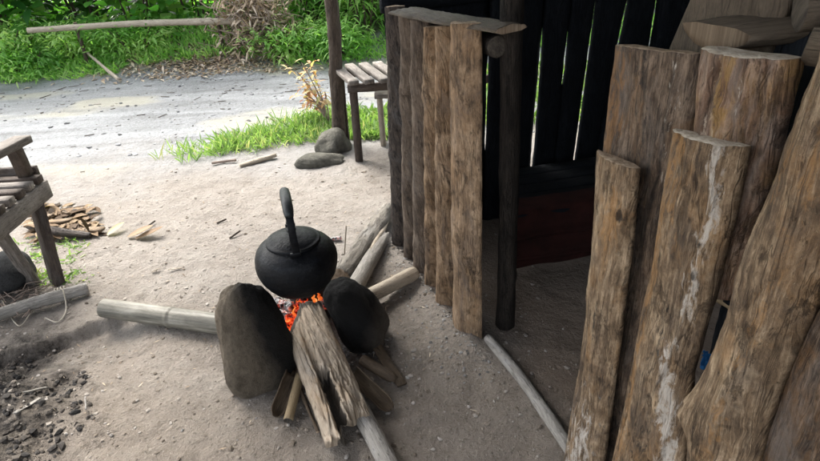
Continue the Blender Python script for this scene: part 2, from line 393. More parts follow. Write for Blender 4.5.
# --- soil -----------------------------------------------------------------
def soil_mat():
    k = NT('packed_earth'); geo = k.n('ShaderNodeNewGeometry'); pos = geo.outputs['Position']
    sp = k.n('ShaderNodeSeparateXYZ'); k.l(pos, sp.inputs[0]); X, Y = sp.outputs[0], sp.outputs[1]
    n1 = k.noise(pos, 1.6, 6, .6, .3); n2 = k.noise(pos, 9, 6, .65); n3 = k.noise(pos, 55, 5, .7); n4 = k.noise(pos, 260, 3, .7)
    f = k.math('ADD', k.math('MULTIPLY', n1, .35), k.math('ADD', k.math('MULTIPLY', n2, .35), k.math('MULTIPLY', n3, .3)))
    soil = k.ramp(f, [(.34, (.16, .136, .112)), (.47, (.255, .226, .196)), (.6, (.30, .274, .242))])
    # darker crumbs and pale specks
    cr = k.rng(n3, .56, .66); soil = k.mix(k.math('MULTIPLY', cr, .7), soil, (.10, .085, .07))
    sp2 = k.rng(k.noise(pos, 120, 4, .75), .60, .68); soil = k.mix(k.math('MULTIPLY', sp2, .7), soil, (.5, .47, .43))
    # wheel-worn grey gravel track
    wob = k.math('ADD', Y, k.math('MULTIPLY', k.math('SUBTRACT', n1, .5), 1.6))
    wob = k.math('ADD', wob, k.math('MULTIPLY', X, -.06))
    road = k.rng(wob, 3.3, 4.5)
    st = k.noise(k.mapv(pos, (.8, 6, 1)), 1, 5, .65, .5)
    gcol = k.ramp(k.math('ADD', k.math('MULTIPLY', st, .5), k.math('MULTIPLY', n3, .5)), [(.38, (.14, .14, .14)), (.5, (.22, .225, .23)), (.6, (.30, .305, .31))])
    pud = k.rng(k.noise(k.mapv(pos, (.55, 1.5, 1)), 1, 3, .5), .54, .62)
    gcol = k.mix(k.math('MULTIPLY', pud, .6), gcol, (.40, .37, .29))
    col = k.mix(road, soil, gcol)
    # mossy green-brown soil beyond the track
    bank = k.rng(k.math('ADD', Y, k.math('MULTIPLY', k.math('SUBTRACT', n2, .5), 1.4)), 6.3, 6.9)
    col = k.mix(bank, col, k.mix(k.rng(n3, .4, .6), (.05, .045, .03), (.06, .09, .025)))
    # charcoal and ash in the spoil at the left
    ex = k.math('MULTIPLY', k.math('ADD', X, 1.68), 1.); ey = k.math('MULTIPLY', k.math('SUBTRACT', Y, 1.35), .8)
    dd = k.math('SQRT', k.math('ADD', k.math('MULTIPLY', ex, ex), k.math('MULTIPLY', ey, ey)))
    dd = k.math('ADD', dd, k.math('MULTIPLY', k.math('SUBTRACT', n2, .5), .7)); dd = k.math('ADD', dd, k.math('MULTIPLY', k.math('SUBTRACT', n3, .5), .4))
    ch = k.rng(dd, .30, .62, 1., 0.)
    col = k.mix(k.math('MULTIPLY', ch, .93), col, k.mix(k.rng(n3, .45, .65), (.009, .008, .0075), (.07, .062, .055)))
    # soot and ash round the hearth
    hx = k.math('ADD', X, .33); hy = k.math('SUBTRACT', Y, 1.72)
    hd = k.math('SQRT', k.math('ADD', k.math('MULTIPLY', hx, hx), k.math('MULTIPLY', hy, hy)))
    hm = k.rng(k.math('ADD', hd, k.math('MULTIPLY', k.math('SUBTRACT', n2, .5), .5)), .12, .42, 1., 0.)
    col = k.mix(k.math('MULTIPLY', hm, .75), col, k.mix(k.rng(n3, .4, .62), (.03, .027, .025), (.16, .15, .14)))
    # trodden brown hut floor, indoor dimness put into its colour
    inx = k.math('SUBTRACT', k.math('MULTIPLY', X, .948), k.math('MULTIPLY', k.math('SUBTRACT', 2.52, Y), .318))
    im = k.rng(k.math('ADD', inx, k.math('MULTIPLY', k.math('SUBTRACT', n2, .5), .12)), .02, .12)
    im = k.math('MULTIPLY', im, k.rng(Y, 2.9, 3.2, 1., 0.))
    col = k.mix(k.math('MULTIPLY', im, .55), col, (.21, .155, .11))
    near_shade = k.math('MULTIPLY', k.rng(k.math('ADD', Y, k.math('MULTIPLY', k.math('SUBTRACT', n1, .5), .9)), 1.5, 2.5, 1., 0.), .5)  # roof shade put into the near soil as a warm, darker tint
    col = k.mix(near_shade, col, (.80, .71, .60), 'MULTIPLY')
    n5 = k.noise(pos, 24, 6, .75, .6); h = k.math('ADD', k.math('MULTIPLY', n2, .8), k.math('ADD', k.math('MULTIPLY', n3, .7), k.math('ADD', k.math('MULTIPLY', n4, .25), k.math('MULTIPLY', n5, 1.1))))
    col = k.mix(k.rng(n5, .56, .68, 0, .45), col, (.5, .45, .4), 'MULTIPLY')
    nr = k.bump(h, .8, .03)
    ro = k.mix(road, (.93, .93, .93), k.mix(pud, (.62, .62, .62), (.42, .42, .42)))
    return k.done(col, ro, nr, .3)
M_soil = soil_mat()
def stone_mat(name, a, b, soot=None, rough=.85, sc_=22):
    k = NT(name); tc = k.n('ShaderNodeTexCoord'); p = tc.outputs['Object']
    n1 = k.noise(p, sc_*.4, 6, .6, .3); n2 = k.noise(p, sc_*3, 5, .7); n3 = k.noise(p, sc_*14, 3, .7)
    col = k.ramp(k.math('ADD', k.math('MULTIPLY', n1, .6), k.math('MULTIPLY', n2, .4)), [(.38, a), (.62, b)])
    col = k.mix(k.rng(n2, .58, .7, 0, .5), col, tuple(c*.4 for c in a))
    if soot:
        sp = k.n('ShaderNodeSeparateXYZ'); k.l(p, sp.inputs[0])
        s = k.math('ADD', k.math('MULTIPLY', sp.outputs[0], soot[0]), k.math('MULTIPLY', sp.outputs[2], soot[1]))
        s = k.math('ADD', s, k.math('MULTIPLY', sp.outputs[1], soot[3]))
        s = k.math('ADD', s, k.math('MULTIPLY', k.math('SUBTRACT', n1, .5), .12))
        col = k.mix(k.rng(s, soot[2]-.03, soot[2]+.05, 0, .97), col, (.0035, .0033, .0032))
    return k.done(col, rough, k.bump(k.math('ADD', k.math('MULTIPLY', n2, .8), k.math('ADD', n1, k.math('MULTIPLY', n3, .5))), 1., .022), .25)
M_hearthL = stone_mat('hearth_stone_brown', (.08, .064, .045), (.205, .166, .12), soot=(1., .26, .085, .0))
M_hearthR = stone_mat('hearth_stone_sooty', (.05, .04, .032), (.12, .10, .078), soot=(-.9, .45, .0, .0))
M_rock = stone_mat('grey_rock', (.07, .068, .055), (.18, .17, .14)); M_rockdark = stone_mat('dark_rock', (.025, .025, .026), (.07, .07, .07))
def crumb_mat(name, cols, rough=.9):
    k = NT(name); g = k.n('ShaderNodeNewGeometry'); f = g.outputs['Random Per Island']; n = len(cols)
    col = k.ramp(f, [(i/(n-1) if n > 1 else 0, c) for i, c in enumerate(cols)])
    nn = k.noise(g.outputs['Position'], 160, 4, .7)
    return k.done(k.mix(k.rng(nn, .35, .65, 0, .35), col, (.5, .5, .5), 'OVERLAY'), rough, k.bump(nn, .5, .004), .25)
M_crumb = crumb_mat('soil_crumbs', [(.10, .08, .06), (.2, .165, .13), (.27, .24, .205), (.33, .30, .265)])
M_gravel = crumb_mat('track_gravel', [(.05, .05, .05), (.14, .14, .14), (.24, .24, .24), (.32, .32, .315)])
M_spoil = crumb_mat('charcoal_spoil', [(.012, .011, .01), (.03, .027, .025), (.07, .06, .05), (.10, .085, .07)])
M_ash = crumb_mat('ash_rubble', [(.06, .055, .05), (.18, .17, .16), (.25, .24, .225), (.34, .33, .31)])
def leaf_mat(name, cols, trans=.35, rough=.55, spec=.35):
    k = NT(name); uv = k.n('ShaderNodeUVMap'); sp = k.n('ShaderNodeSeparateXYZ'); k.l(uv.outputs[0], sp.inputs[0])
    col = k.ramp(sp.outputs[0], [(i/(len(cols)-1), c) for i, c in enumerate(cols)])
    k.done(col, rough, None, spec)
    tr = k.n('ShaderNodeBsdfTranslucent'); k.l(k.mix(1., col, (1.6, 1.7, .8), 'MULTIPLY'), tr.inputs[0])
    mx = k.n('ShaderNodeMixShader'); mx.inputs[0].default_value = trans
    out = k.t.nodes['Material Output']; k.l(k.b.outputs[0], mx.inputs[1]); k.l(tr.outputs[0], mx.inputs[2]); k.l(mx.outputs[0], out.inputs[0])
    return k.m
M_leafbroad = leaf_mat('broad_leaves', [(.03, .11, .025), (.09, .26, .05), (.19, .40, .09), (.34, .5, .16)], trans=.6, spec=.5, rough=.42)
M_leafdeep = leaf_mat('deep_green_leaves', [(.015, .055, .015), (.04, .13, .03), (.09, .22, .05)], trans=.4, spec=.5, rough=.4)
M_leafnarrow = leaf_mat('narrow_leaves', [(.09, .22, .05), (.18, .36, .09), (.3, .47, .16), (.42, .54, .24)], trans=.6)
M_grass = leaf_mat('grass_blades', [(.07, .14, .035), (.13, .23, .065), (.21, .31, .12), (.42, .38, .24)], trans=.35)
M_dry = leaf_mat('dry_leaves', [(.16, .11, .075), (.32, .235, .165), (.46, .37, .28), (.55, .47, .39)], trans=.15, rough=.8, spec=.15)
M_dryred = leaf_mat('red_brown_leaves', [(.25, .09, .06), (.38, .22, .11), (.48, .34, .2), (.38, .38, .18)], trans=.3, rough=.7)
M_deadbrown = leaf_mat('brown_dead_leaves', [(.03, .022, .015), (.075, .05, .032), (.15, .10, .06), (.26, .19, .12)], trans=.1, rough=.8, spec=.15)
M_twig = wood('dry_twigs', (.12, .09, .07), (.26, .2, .16), (.42, .35, .29), bump=.3)

# --- kettle, fire, cloth ---------------------------------------------------
def kettle_mat():
    k = NT('sooty_kettle'); tc = k.n('ShaderNodeTexCoord'); p = tc.outputs['Object']
    n1 = k.noise(p, 14, 5, .65); n2 = k.noise(p, 90, 5, .7); n3 = k.noise(k.mapv(p, (1, 1, 6)), 18, 5, .7)
    col = k.mix(k.rng(n3, .5, .68), (.0015, .002, .003), (.005, .0065, .0095)); col = k.mix(k.rng(n2, .58, .70, 0, .6), col, (.022, .024, .028))
    return k.done(col, k.rng(n1, .3, .7, .38, .7), k.bump(k.math('ADD', n1, k.math('MULTIPLY', n2, .4)), .6, .008), .18, .0)
M_kettle = kettle_mat()
def grip_mat():
    k = NT('worn_grip'); tc = k.n('ShaderNodeTexCoord'); n = k.noise(tc.outputs['Object'], 60, 5, .7)
    return k.done(k.mix(k.rng(n, .4, .65), (.006, .008, .009), (.022, .027, .028)), .55, k.bump(n, .3, .004), .4)
M_grip = grip_mat()
def coal_mat(name, glow, ash=.4):
    k = NT(name); tc = k.n('ShaderNodeTexCoord'); p = tc.outputs['Object']
    v = k.vor(p, 110); n = k.noise(p, 50, 5, .7); n2 = k.noise(p, 30, 4, .7, .5)
    col = k.mix(k.rng(n, .58-.2*ash, .72-.2*ash), (.008, .008, .008), (.42, .41, .40))
    k.done(col, .95, k.bump(k.math('ADD', k.math('MULTIPLY', v, -1.), n), .9, .01), .1)
    m = k.math('MULTIPLY', k.rng(n2, .5-.1*glow, .66), k.rng(v, .15, .5)); 
    ec = k.ramp(m, [(0., (.0, .0, .0)), (.3, (.45, .02, .003)), (.75, (1., .10, .02)), (1., (1., .3, .08))])
    k.l(ec, k.b.inputs['Emission Color']); k.b.inputs['Emission Strength'].default_value = .24*glow
    return k.m
M_coal = coal_mat('charred_log', .25, 1.); M_ember = coal_mat('glowing_embers', .9, .3)
def flame_mat():
    k = NT('flame'); tc = k.n('ShaderNodeTexCoord'); n = k.noise(k.mapv(tc.outputs['Object'], (60, 60, 20)), 1, 3, .6)
    em = k.n('ShaderNodeEmission'); k.l(k.ramp(n, [(.3, (.9, .08, .01)), (.5, (1, .22, .04)), (.7, (1, .5, .16))]), em.inputs[0]); em.inputs[1].default_value = .16
    tr = k.n('ShaderNodeBsdfTransparent'); mx = k.n('ShaderNodeMixShader'); k.l(k.rng(n, .35, .55, .3, .95), mx.inputs[0])
    k.l(tr.outputs[0], mx.inputs[1]); k.l(em.outputs[0], mx.inputs[2]); k.l(mx.outputs[0], k.t.nodes['Material Output'].inputs[0]); return k.m
M_flame = flame_mat()
def cloth_mat(name, a, b, sc_=900, bump=.2, rough=.9):
    k = NT(name); tc = k.n('ShaderNodeTexCoord'); p = tc.outputs['Object']; n = k.noise(p, 9, 5, .6); n2 = k.noise(p, sc_, 2)
    return k.done(k.mix(k.rng(n, .35, .65), a, b), rough, k.bump(n2, bump, .002), .15)
M_red = cloth_mat('dark_red_cloth', (.016, .0065, .0055), (.034, .011, .009)); M_black = cloth_mat('black_cloth', (.006, .007, .009), (.014, .015, .018))
M_blue = cloth_mat('blue_plastic', (.02, .12, .35), (.05, .22, .5), rough=.4); M_rope = cloth_mat('pale_rope', (.25, .22, .17), (.45, .41, .34), 300, .6)
M_roof = wood('old_thatch', (.03, .022, .015), (.09, .068, .045), (.16, .12, .08), bump=1.)

# ------------------------------------------------------------------ wall frame
WA = G(405, 247); WB = G(563, 440); WD = (WB-WA).normalized(); WN = V((WD.y, -WD.x, 0)).normalized()
if WN.x > 0: WN = -WN                                   # towards the yard
WI = -WN
def WP(s, z, o=0.): return WA+WD*s+WN*o+V((0, 0, z))
def WS(x, y, o=0.):
    """(s, z) on the wall plane at offset o"""
    d = ray(x, y); t = ((WA+WN*o)-EYE).dot(WN)/d.dot(WN); p = EYE+d*t; return ((p-WA).dot(WD), p.z)

# ------------------------------------------------------------------ terrain
def gh(x, y):
    z = .010*nz(x*1.1, y*1.1, 3.)+.008*fb(x*4, y*4, 1.)+(.006*fb(x*9, y*9, 7., 3) if y < 5 else 0)
    if y < 5: z += .0035*fb(x*18, y*18, 5., 3)
    z += .035*ss(3.6, 4.2, y)*(nz(x*.5, y*1.4, 8.))*ss(7, 6, y)-.03*ss(3.8, 5, y)*ss(6.6, 6., y)
    z += .30*ss(6.15, 7.3, y)*(1+.5*nz(x*.9, y*.9, 2.))*ss(-8, -3, x+4.)  if y > 6 else 0.
    z += max(0., y-9.5)*.12
    # the little ledge and the spoil of charcoal at the left
    ux, uy = -.82, -.572; tx = (x+1.24)*ux+(y-2.07)*uy; dn = (x+1.24)*(-.572)*-1+(y-2.07)*-.82+.035*nz(x*7, y*7, 2.)+.012*nz(x*25, y*25, 2.)
    if dn > -.05: z -= .055*ss(-.015, .03, dn)*ss(.55, .03, dn)*ss(-.12, .06, tx)*ss(2., 1., tx)
    d = sqrt(((x+1.72)/.62)**2+((y-1.42)/.5)**2)
    m = ss(1.25, .35, d)
    z += m*(.05+.045*fb(x*7, y*7, 6.)+.02*fb(x*22, y*22, 2.))
    # scooped hearth
    hd = sqrt((x+.34)**2+(y-1.76)**2); z -= .015*ss(.28, .05, hd)
    # soil banked against the palings
    s = (V((x, y, 0))-WA).dot(WD); o = (V((x, y, 0))-WA).dot(WN)
    if -.2 < s < .9: z += .018*exp(-((o-.05)/.06)**2)*ss(-.2, 0, s)*ss(.9, .75, s)
    return z
def axis(segs):
    out = [segs[0][0]]
    for a, b, st in segs:
        n = max(1, round((b-a)/st)); out += [a+(b-a)*i/n for i in range(1, n+1)]
    return out
xs = axis([(-60, -20, 8), (-20, -8, 1.), (-8, -3.2, .12), (-3.2, -1.9, .03), (-1.9, 1.3, .0125), (1.3, 4, .06), (4, 8, .3), (8, 20, 1.), (20, 60, 8)])
ys = axis([(-30, -2, 3), (-2, .7, .15), (.7, 2.6, .0125), (2.6, 4.4, .022), (4.4, 7.6, .05), (7.6, 12, .2), (12, 60, 3.)])
gm, rm = MB(), MB()
grid = {}
P = [[(x, y, gh(x, y)) for x in xs] for y in ys]
nx = len(xs); gi = {}; ri = {}
for j in range(len(ys)-1):
    yc = (ys[j]+ys[j+1])/2
    for i in range(nx-1):
        xc = (xs[i]+xs[i+1])/2
        lo = 4.05+.06*xc+.25*nz(xc*1.1, 3.3); hi = 6.2+.15*nz(xc*1.3, 7.)
        isr = lo < yc < hi
        mb, ix = (rm, ri) if isr else (gm, gi)
        q = []
        for (a, b) in ((i, j), (i+1, j), (i+1, j+1), (i, j+1)):
            key = b*nx+a
            if key not in ix: ix[key] = mb.vert(P[b][a])
            q.append(ix[key])
        mb.face(q)
o = gm.build('ground', M_soil); tag(o, 'pale trodden earth of the yard', 'ground', kind='structure')
o = rm.build('dirt_road', M_soil); tag(o, 'grey gravelly dirt track across the yard', 'road', kind='structure')

# scatter crumbs ------------------------------------------------------------
def scatter(name, mat, n, fpos, size, label, sub=1, flat=.6, cat='rubble', emb=.3):
    mb = MB()
    for i in range(n):
        x, y = fpos(); r = size(); z = gh(x, y)
        stone(mb, (x, y, z+r*flat*(.5-emb)), (r*random.uniform(.7, 1.4), r*random.uniform(.7, 1.2), r*flat), (0, 0, random.uniform(0, 6.3)), sub, .7, 2., random.uniform(0, 90))
    return tag(mb.build(name, mat, smooth=False), label, cat, kind='stuff')
scatter('soil_crumbs', M_crumb, 7000, lambda: (random.uniform(-2.0, .55), random.triangular(1.0, 4.0, 1.5)), lambda: .001+.008*random.random()**6, 'small crumbs of earth lying over the trodden yard', 0)
scatter('track_gravel', M_gravel, 1700, lambda: (random.uniform(-5, 1.), random.uniform(3.9, 6.4)), lambda: .003+.020*random.random()**6, 'loose gravel on the grey dirt track', 0, .5, 'gravel')
def posspoil():
    while True:
        x, y = random.uniform(-2.3, -.95), random.uniform(.95, 1.95)
        if sqrt(((x+1.68)/.6)**2+((y-1.38)/.5)**2)+.35*nz(x*6, y*6) < 1.: return x, y
scatter('charcoal_spoil', M_spoil, 8000, posspoil, lambda: .0012+.012*random.random()**8, 'black charcoal and broken earth heaped at lower left', 1, .7, 'charcoal')
def posash():
    s = random.uniform(-.15, .95); p = WP(s, 0, .03+abs(random.gauss(0, .09))); return p.x, p.y
scatter('ash_rubble', M_ash, 1000, posash, lambda: .0012+.006*random.random()**5, 'grey ash and small rubble along the foot of the palings', 1, .6)
def poshearth():
    a = random.uniform(0, 6.3); r = abs(random.gauss(0, .17)); return -.30+r*cos(a)*1.2, 1.74+r*sin(a)
scatter('hearth_ash', M_ash, 500, poshearth, lambda: .0015+.006*random.random()**3, 'ash and cinders scattered round the cooking fire', 1, .6)

# ------------------------------------------------------------------ hut: palings left of the doorway
wall = empty('paling_wall', WP(.35, 0), 'low wall of upright half logs running from the yard corner to the doorway', 'log wall')
rights = [((408, 10), (410, 245)), ((420, 22), (420, 257)), ((433, 26), (432, 272)), ((446, 34), (443, 300)), ((460, 33), (459, 320)), ((487, 30), (486, 339))]
lefts = ((393, 10), (399, 240))
prevT, prevB = WS(*lefts[0], .0), WS(*lefts[1], .0)
prevT = (prevT[0]+.02, prevT[1]); tops = [(393, 8), (413, 20), (426, 24), (439, 32), (452, 31), (473, 28)]
for i, (t, b) in enumerate(rights):
    T, B = WS(*t), WS(*b)
    zt = WS(*tops[i], .03)[1]
    def mk(A0, A1, sd):
        def f(z, A0=A0, A1=A1, sd=sd):
            q = (z-A1[1])/(A0[1]-A1[1]); return lerp(A1[0], A0[0], q)+.008*nz(z*2.6, sd, 1.)+.003*nz(z*11, sd, 4.)
        return f
    mb = MB(); th = [.055, .05, .05, .05, .055, .065][i]
    kn = [(random.random(), random.uniform(.15, .9)) for _ in range(4)]
    def carve(q, z, kn=kn):
        r = 0
        for (kq, kz) in kn:
            e = ((q-kq)/.16)**2+((z-kz)/.022)**2; r += .009*exp(-e)*(1-1.6*exp(-e*8))
        return r
    dslab(mb, lambda s, z, o: WP(s, z, o), lambda q, zt=zt: zt+.01*q, mk(prevT, prevB, i*3.), lambda z, T=T, B=B, i=i: mk(T, B, (i+1)*3.)(z)-.030, th, nq=26, dz=.010, seed=i*7.3,
          z0=-.04, bulge=.95, ridge=.0022, lump=.004, crack=.003, carve=carve, paint=lambda q, z, i=i: (0, .1 if i > 2 else 0, (.5 if i < 1 else 0)+.4*ss(.25, .0, z)*0))
    pal = mb.build('half_log', [M_postdark if i < 1 else M_post if i > 2 else M_postmid, M_end], wall)
    pal['label'] = ['blackened half log at the outer corner', 'smoked grey half log, second from the corner', 'smoked grey half log with a pale knot', 'rough barked half log', 'smooth tan half log', 'widest tan half log beside the doorway'][i]
    prevT, prevB = (WS(*t)[0], WS(*t)[1]), (WS(*b)[0], WS(*b)[1])
# plank lying along their tops
a = G(416, 9, 1.10); b = G(503, 27, 1.115)
ztop = 1.1
d = (WP(.95, 1.13, .03)-WP(.08, 1.10, .03)).normalized()
pa, pb = WP(.20, 1.092, .0), WP(.90, 1.125, -.02)
mb = MB(); dirv = (pb-pa); Ld = dirv.length; dirv.normalize(); side = WN; upv = V((0, 0, 1))
dslab(mb, lambda s, z, o: pa+dirv*z+side*s+upv*o, lambda q: Ld-.05+.02*q, lambda z: -.075+.008*nz(z*5, 2.)+.02*ss(.5, 0, z), lambda z: .075-.045*ss(.25, .8, z)+.006*nz(z*6, 4.), .014, nq=20, dz=.01, seed=3., ridge=.002, lump=.003, crack=.004, bulge=.4)
c = mb.build('top_plank', [M_dull, M_end], wall); c['label'] = 'grey brown plank laid along the tops of the half logs'
# horizontal log whose sawn end shows beside the doorway
e0 = AY(497, 47, 1.74); mb = MB(); log(mb, [e0, e0+(-WD)*.5+WI*.03], .031, seed=4., nseg=20)
o = mb.build('cross_log', [M_sootpost, M_enddark], wall); o['label'] = 'sawn round end of a cross log beside the door post'

# door post
b0 = G(505, 324); mb = MB()
t0 = AY(512, 0, 1.76); t1 = b0+(t0-b0)*1.95
log(mb, [b0+V((0, 0, -.05)), b0.lerp(t0, .5)+V((.004, 0, 0)), t0, t1], [(0, .038), (.1, .032), (.5, .032), (1, .031)], seed=6., nseg=18, ridge=.002, knots=((.12, 2.2, .02, .006), (.3, 4., .02, .008)))
o = mb.build('door_post', [M_sootpost, M_enddark]); tag(o, 'thin smoke blackened post standing in the doorway', 'post')

# threshold pole
mb = MB(); p0, p1 = G(488, 338, .02), G(572, 452, .02)
log(mb, [p0, p0.lerp(p1, .5)+V((.008, .004, .004)), p1, p1+(p1-p0)*.25], [(0, .017), (.15, .019), (1, .021)], seed=8., ridge=.0012, nseg=18)
o = mb.build('threshold_pole', [M_greypole, M_endpale]); tag(o, 'long ash grey pole lying on the ground across the doorway', 'pole')

# far side wall of the hut: planks coloured shade-dark, with slits of daylight
SO = V((WA.x-.02, WA.y+.07, 0)); SD = WI
def SP(s, z, o=0.): return SO+SD*s+V((0, 0, z))+(-WD)*o
def SS(x, y):
    n = WD; d = ray(x, y); t = (SO-EYE).dot(n)/d.dot(n); p = EYE+d*t; return ((p-SO).dot(SD), p.z)
side_w = empty('plank_side_wall', SP(1., 0), 'plank wall coloured shade-dark, with bright slits at the back of the dark hut', 'plank wall')
# slit: top px, bottom px, gap width table by z fraction
slits = [((488, 55), (485, 150), .009, .45, .85), ((544, 8), (531, 168), .017, .42, 1.07), ((568, 28), (562, 84), .009, .74, .97),
         ((595, 3), (573, 166), .010, .43, 1.06), ((627, 0), (617, 48), .012, .82, 1.1), ((657, -5), (648, 52), .010, .78, 1.15)]
edges = []
for (t, b, gw, zl, zh) in slits:
    T, B = SS(*t), SS(*b)
    def cen(z, T=T, B=B): return lerp(B[0], T[0], (z-B[1])/(T[1]-B[1]))
    edges.append((cen, gw, B[1], T[1]))
def make_edge(k, sgn):
    if k < 0: return lambda z: .0
    if k >= len(edges): return lambda z: 2.3+.0*z
    cen, gw, zb, zt = edges[k]
    def f(z):
        open_ = ss(zb-.02, zb+.03, z)*ss(zt+.03, zt-.04, z)
        g = gw*.75*open_*(.75+1.1*nz(z*5., k*3.)) if k != 1 else .75*gw*open_*(.25+.9*ss(zt, zb+.1, z)+.5*nz(z*6., k*3.))
        return cen(min(z, 1.2))+sgn*(max(.0004 if open_ > .3 else 0, g)*.5)+.002*nz(z*14, k*5.)+(-.0015*sgn if open_ < .3 else 0)
    return f
for k in range(len(edges)+1):
    mb = MB(); htop = 1.06 if k == 0 else 2.15
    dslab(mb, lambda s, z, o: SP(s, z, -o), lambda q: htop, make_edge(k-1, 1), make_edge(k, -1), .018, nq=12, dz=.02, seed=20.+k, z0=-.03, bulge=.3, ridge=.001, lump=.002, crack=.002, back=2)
    mb.build('plank', [M_shadewood, M_enddark], side_w)
mb = MB(); board(mb, SP(-.02, 1.085, -.03), SP(2.3, 1.085, -.03), V((0, 0, .028)), WD*.018, 2.); mb.build('rail', M_shadewood, side_w)

# back wall and far end wall of the hut (unlit inside)
back_w = empty('plank_back_wall', WP(1.2, 0, -2.1), 'unlit plank wall closing the back of the hut', 'plank wall')
for k in range(20):
    s0 = -.1+k*.19; mb = MB(); board(mb, WP(s0+.09, -.03, -2.12), WP(s0+.09, 2.3, -2.12), WD*.0935, WN*.012, k*.3, n=6); mb.build('plank', M_shadewood, back_w)
end_w = empty('plank_end_wall', WP(3.7, 0, -1), 'unlit plank wall at the near end of the hut', 'plank wall')
for k in range(11):
    s0 = -.02-k*.19; mb = MB(); board(mb, WP(3.7, -.03, s0-.09), WP(3.7, 2.3, s0-.09), WN*.0935, WD*.012, k*.3, n=6); mb.build('plank', M_shadewood, end_w)

# bed platform under dark red cloth inside
bx0, bx1, by0, by1, bz = .42, 1.5, 2.2, 2.66, .27
plat = empty('sleeping_platform', (.9, 2.35, 0), 'low platform in the dark hut under dark cloths', 'platform')
mb = MB()
for (x, y) in ((.5, 2.33), (1.35, 2.5), (.62, 2.58), (1.35, 2.75)): log(mb, [(x, y, -.02), (x, y, bz-.03)], .025, nseg=10, step=.05)
board(mb, (bx0+.05, 2.33, bz-.05), (bx1, 2.5, bz-.05), (0, .03, 0), (0, 0, .012)); board(mb, (bx0+.2, 2.55, bz-.05), (bx1, 2.7, bz-.05), (0, .03, 0), (0, 0, .012))
mb.build('frame', [M_shadewood, M_enddark], plat)
for k in range(5):
    mb = MB(); board(mb, (bx0+.02+.02*k, by0+.05+.1*k, bz-.016), (bx1, by0+.24+.1*k, bz-.016), (0, .046, 0), (0, 0, .010), k); mb.build('deck_board', M_shadewood, plat)
mb = MB(); rows = []
NX, NV = 90, 60
for j in range(NV+1):
    v = j/NV; row = []
    for i in range(NX+1):
        u = i/NX; x = lerp(bx0, bx1, u)
        if v < .35:                                   # over the top
            y = lerp(by0+.12, by0, v/.35); z = bz+.012*nz(x*7, y*9, 1.)+.008
            y = max(y, 0)
        else:
            q = (v-.35)/.65; z = bz-.0-q*.25; y = by0-.015*sin(q*pi)-.03*q
            sag = .03*sin(x*5+1.)
            y -= .028*exp(-((q-.38-sag-.10*(x-.5))/.05)**2)+.022*exp(-((q-.80-.12*(x-.5))/.04)**2)+.012*nz(x*10, z*12, 5.)
            z += .02*nz(x*3, 1., 2.)*q
        row.append(mb.vert((x, y+.18*(x-.4), z)))
    rows.append(row)
for j in range(NV):
    for i in range(NX): mb.face((rows[j][i], rows[j][i+1], rows[j+1][i+1], rows[j+1][i])[::-1])
o = mb.build('red_blanket', M_red); tag(o, 'dark red blanket draped in folds over the platform in the dark hut', 'blanket')

# ------------------------------------------------------------------ hut: near wall of rough slabs
slabw = empty('slab_wall', WP(1.6, 0), 'near wall of rough split log slabs right of the doorway', 'slab wall')
def slabpx(name, left, right, off, th, zl, zr, mat, label, seed, z0=-.04, paint=None, carve=None, cap=M_end, nq=36, jag=.0022, **kw):
    Lp = sorted([WS(x, y, off) for x, y in left], key=lambda a: a[1]); Rp = sorted([WS(x, y, off) for x, y in right], key=lambda a: a[1])
    def ev(P, z):
        if z < P[0][1]: a, b = P[0], P[1]
        elif z > P[-1][1]: a, b = P[-2], P[-1]
        else:
            for a, b in zip(P, P[1:]):
                if a[1] <= z <= b[1]: break
        t = (z-a[1])/(b[1]-a[1]+1e-9)
        if z < P[0][1]:                               # below the frame: carry on with the overall lean
            a, b = P[0], P[-1]; return P[0][0]+(z-P[0][1])*(b[0]-a[0])/(b[1]-a[1]+1e-9)
        return lerp(a[0], b[0], t)
    if zl is None: zl = Lp[-1][1]
    if zr is None: zr = Rp[-1][1]
    mb = MB()
    dslab(mb, lambda s, z, o: WP(s, z, off+o), lambda q: lerp(zl, zr, q)+jag*nz(q*7, seed)+jag*.5*nz(q*25, seed), lambda z: ev(Lp, z)+.002*nz(z*14, seed), lambda z: ev(Rp, z)+.002*nz(z*12, seed, 4.), th, nq=nq, dz=.006, seed=seed, z0=z0, paint=paint, carve=carve, **kw)
    o = mb.build(name, [mat, cap], slabw); o['label'] = label; return o
def kno(lst):
    def f(q, z):
        r = 0
        for (kq, kz, rq, rz, h) in lst:
            e = ((q-kq)/rq)**2+((z-kz)/rz)**2; r += h*exp(-e)*(1-1.3*exp(-e*7))
        return r
    return f
# S2, the wide dark slab behind
slabpx('slab', [(617, 44), (604, 150), (600, 260), (597, 400)], [(704, 53), (690, 200), (668, 300), (650, 461)], .0, .022, None, None, M_slab2,
       'wide dark grey brown slab at the back beside the doorway', 31.2, bulge=.35, paint=lambda q, z: (.42*exp(-((q-.82)/.07)**2)*ss(.75, 1., z), .75*ss(.5, .1, q)*ss(.8, 1., z), .5*exp(-((q-.5)/.2)**2)), crack=.008)
# S4 short slab with sawn top
slabpx('slab', [(707, 46), (701, 130), (688, 283)], [(806, 58), (781, 160), (744, 284)], .035, .045, None, None, M_slabred,
       'short wide slab with a sawn pale top, hung high on the wall', 44.7, z0=WS(716, 284, .035)[1], bulge=.4, paint=lambda q, z: (.42*exp(-((q-.35)/.12)**2)*ss(.95, 1.1, z)+.36*exp(-((q-.68)/.05)**2), .75*exp(-((q-.45)/.15)**2), .0), cap=M_endpale,
       carve=lambda q, z: .012*nz(q*9, z*30, 3.)*ss(.9, 1., z)*exp(-((q-.4)/.25)**2))
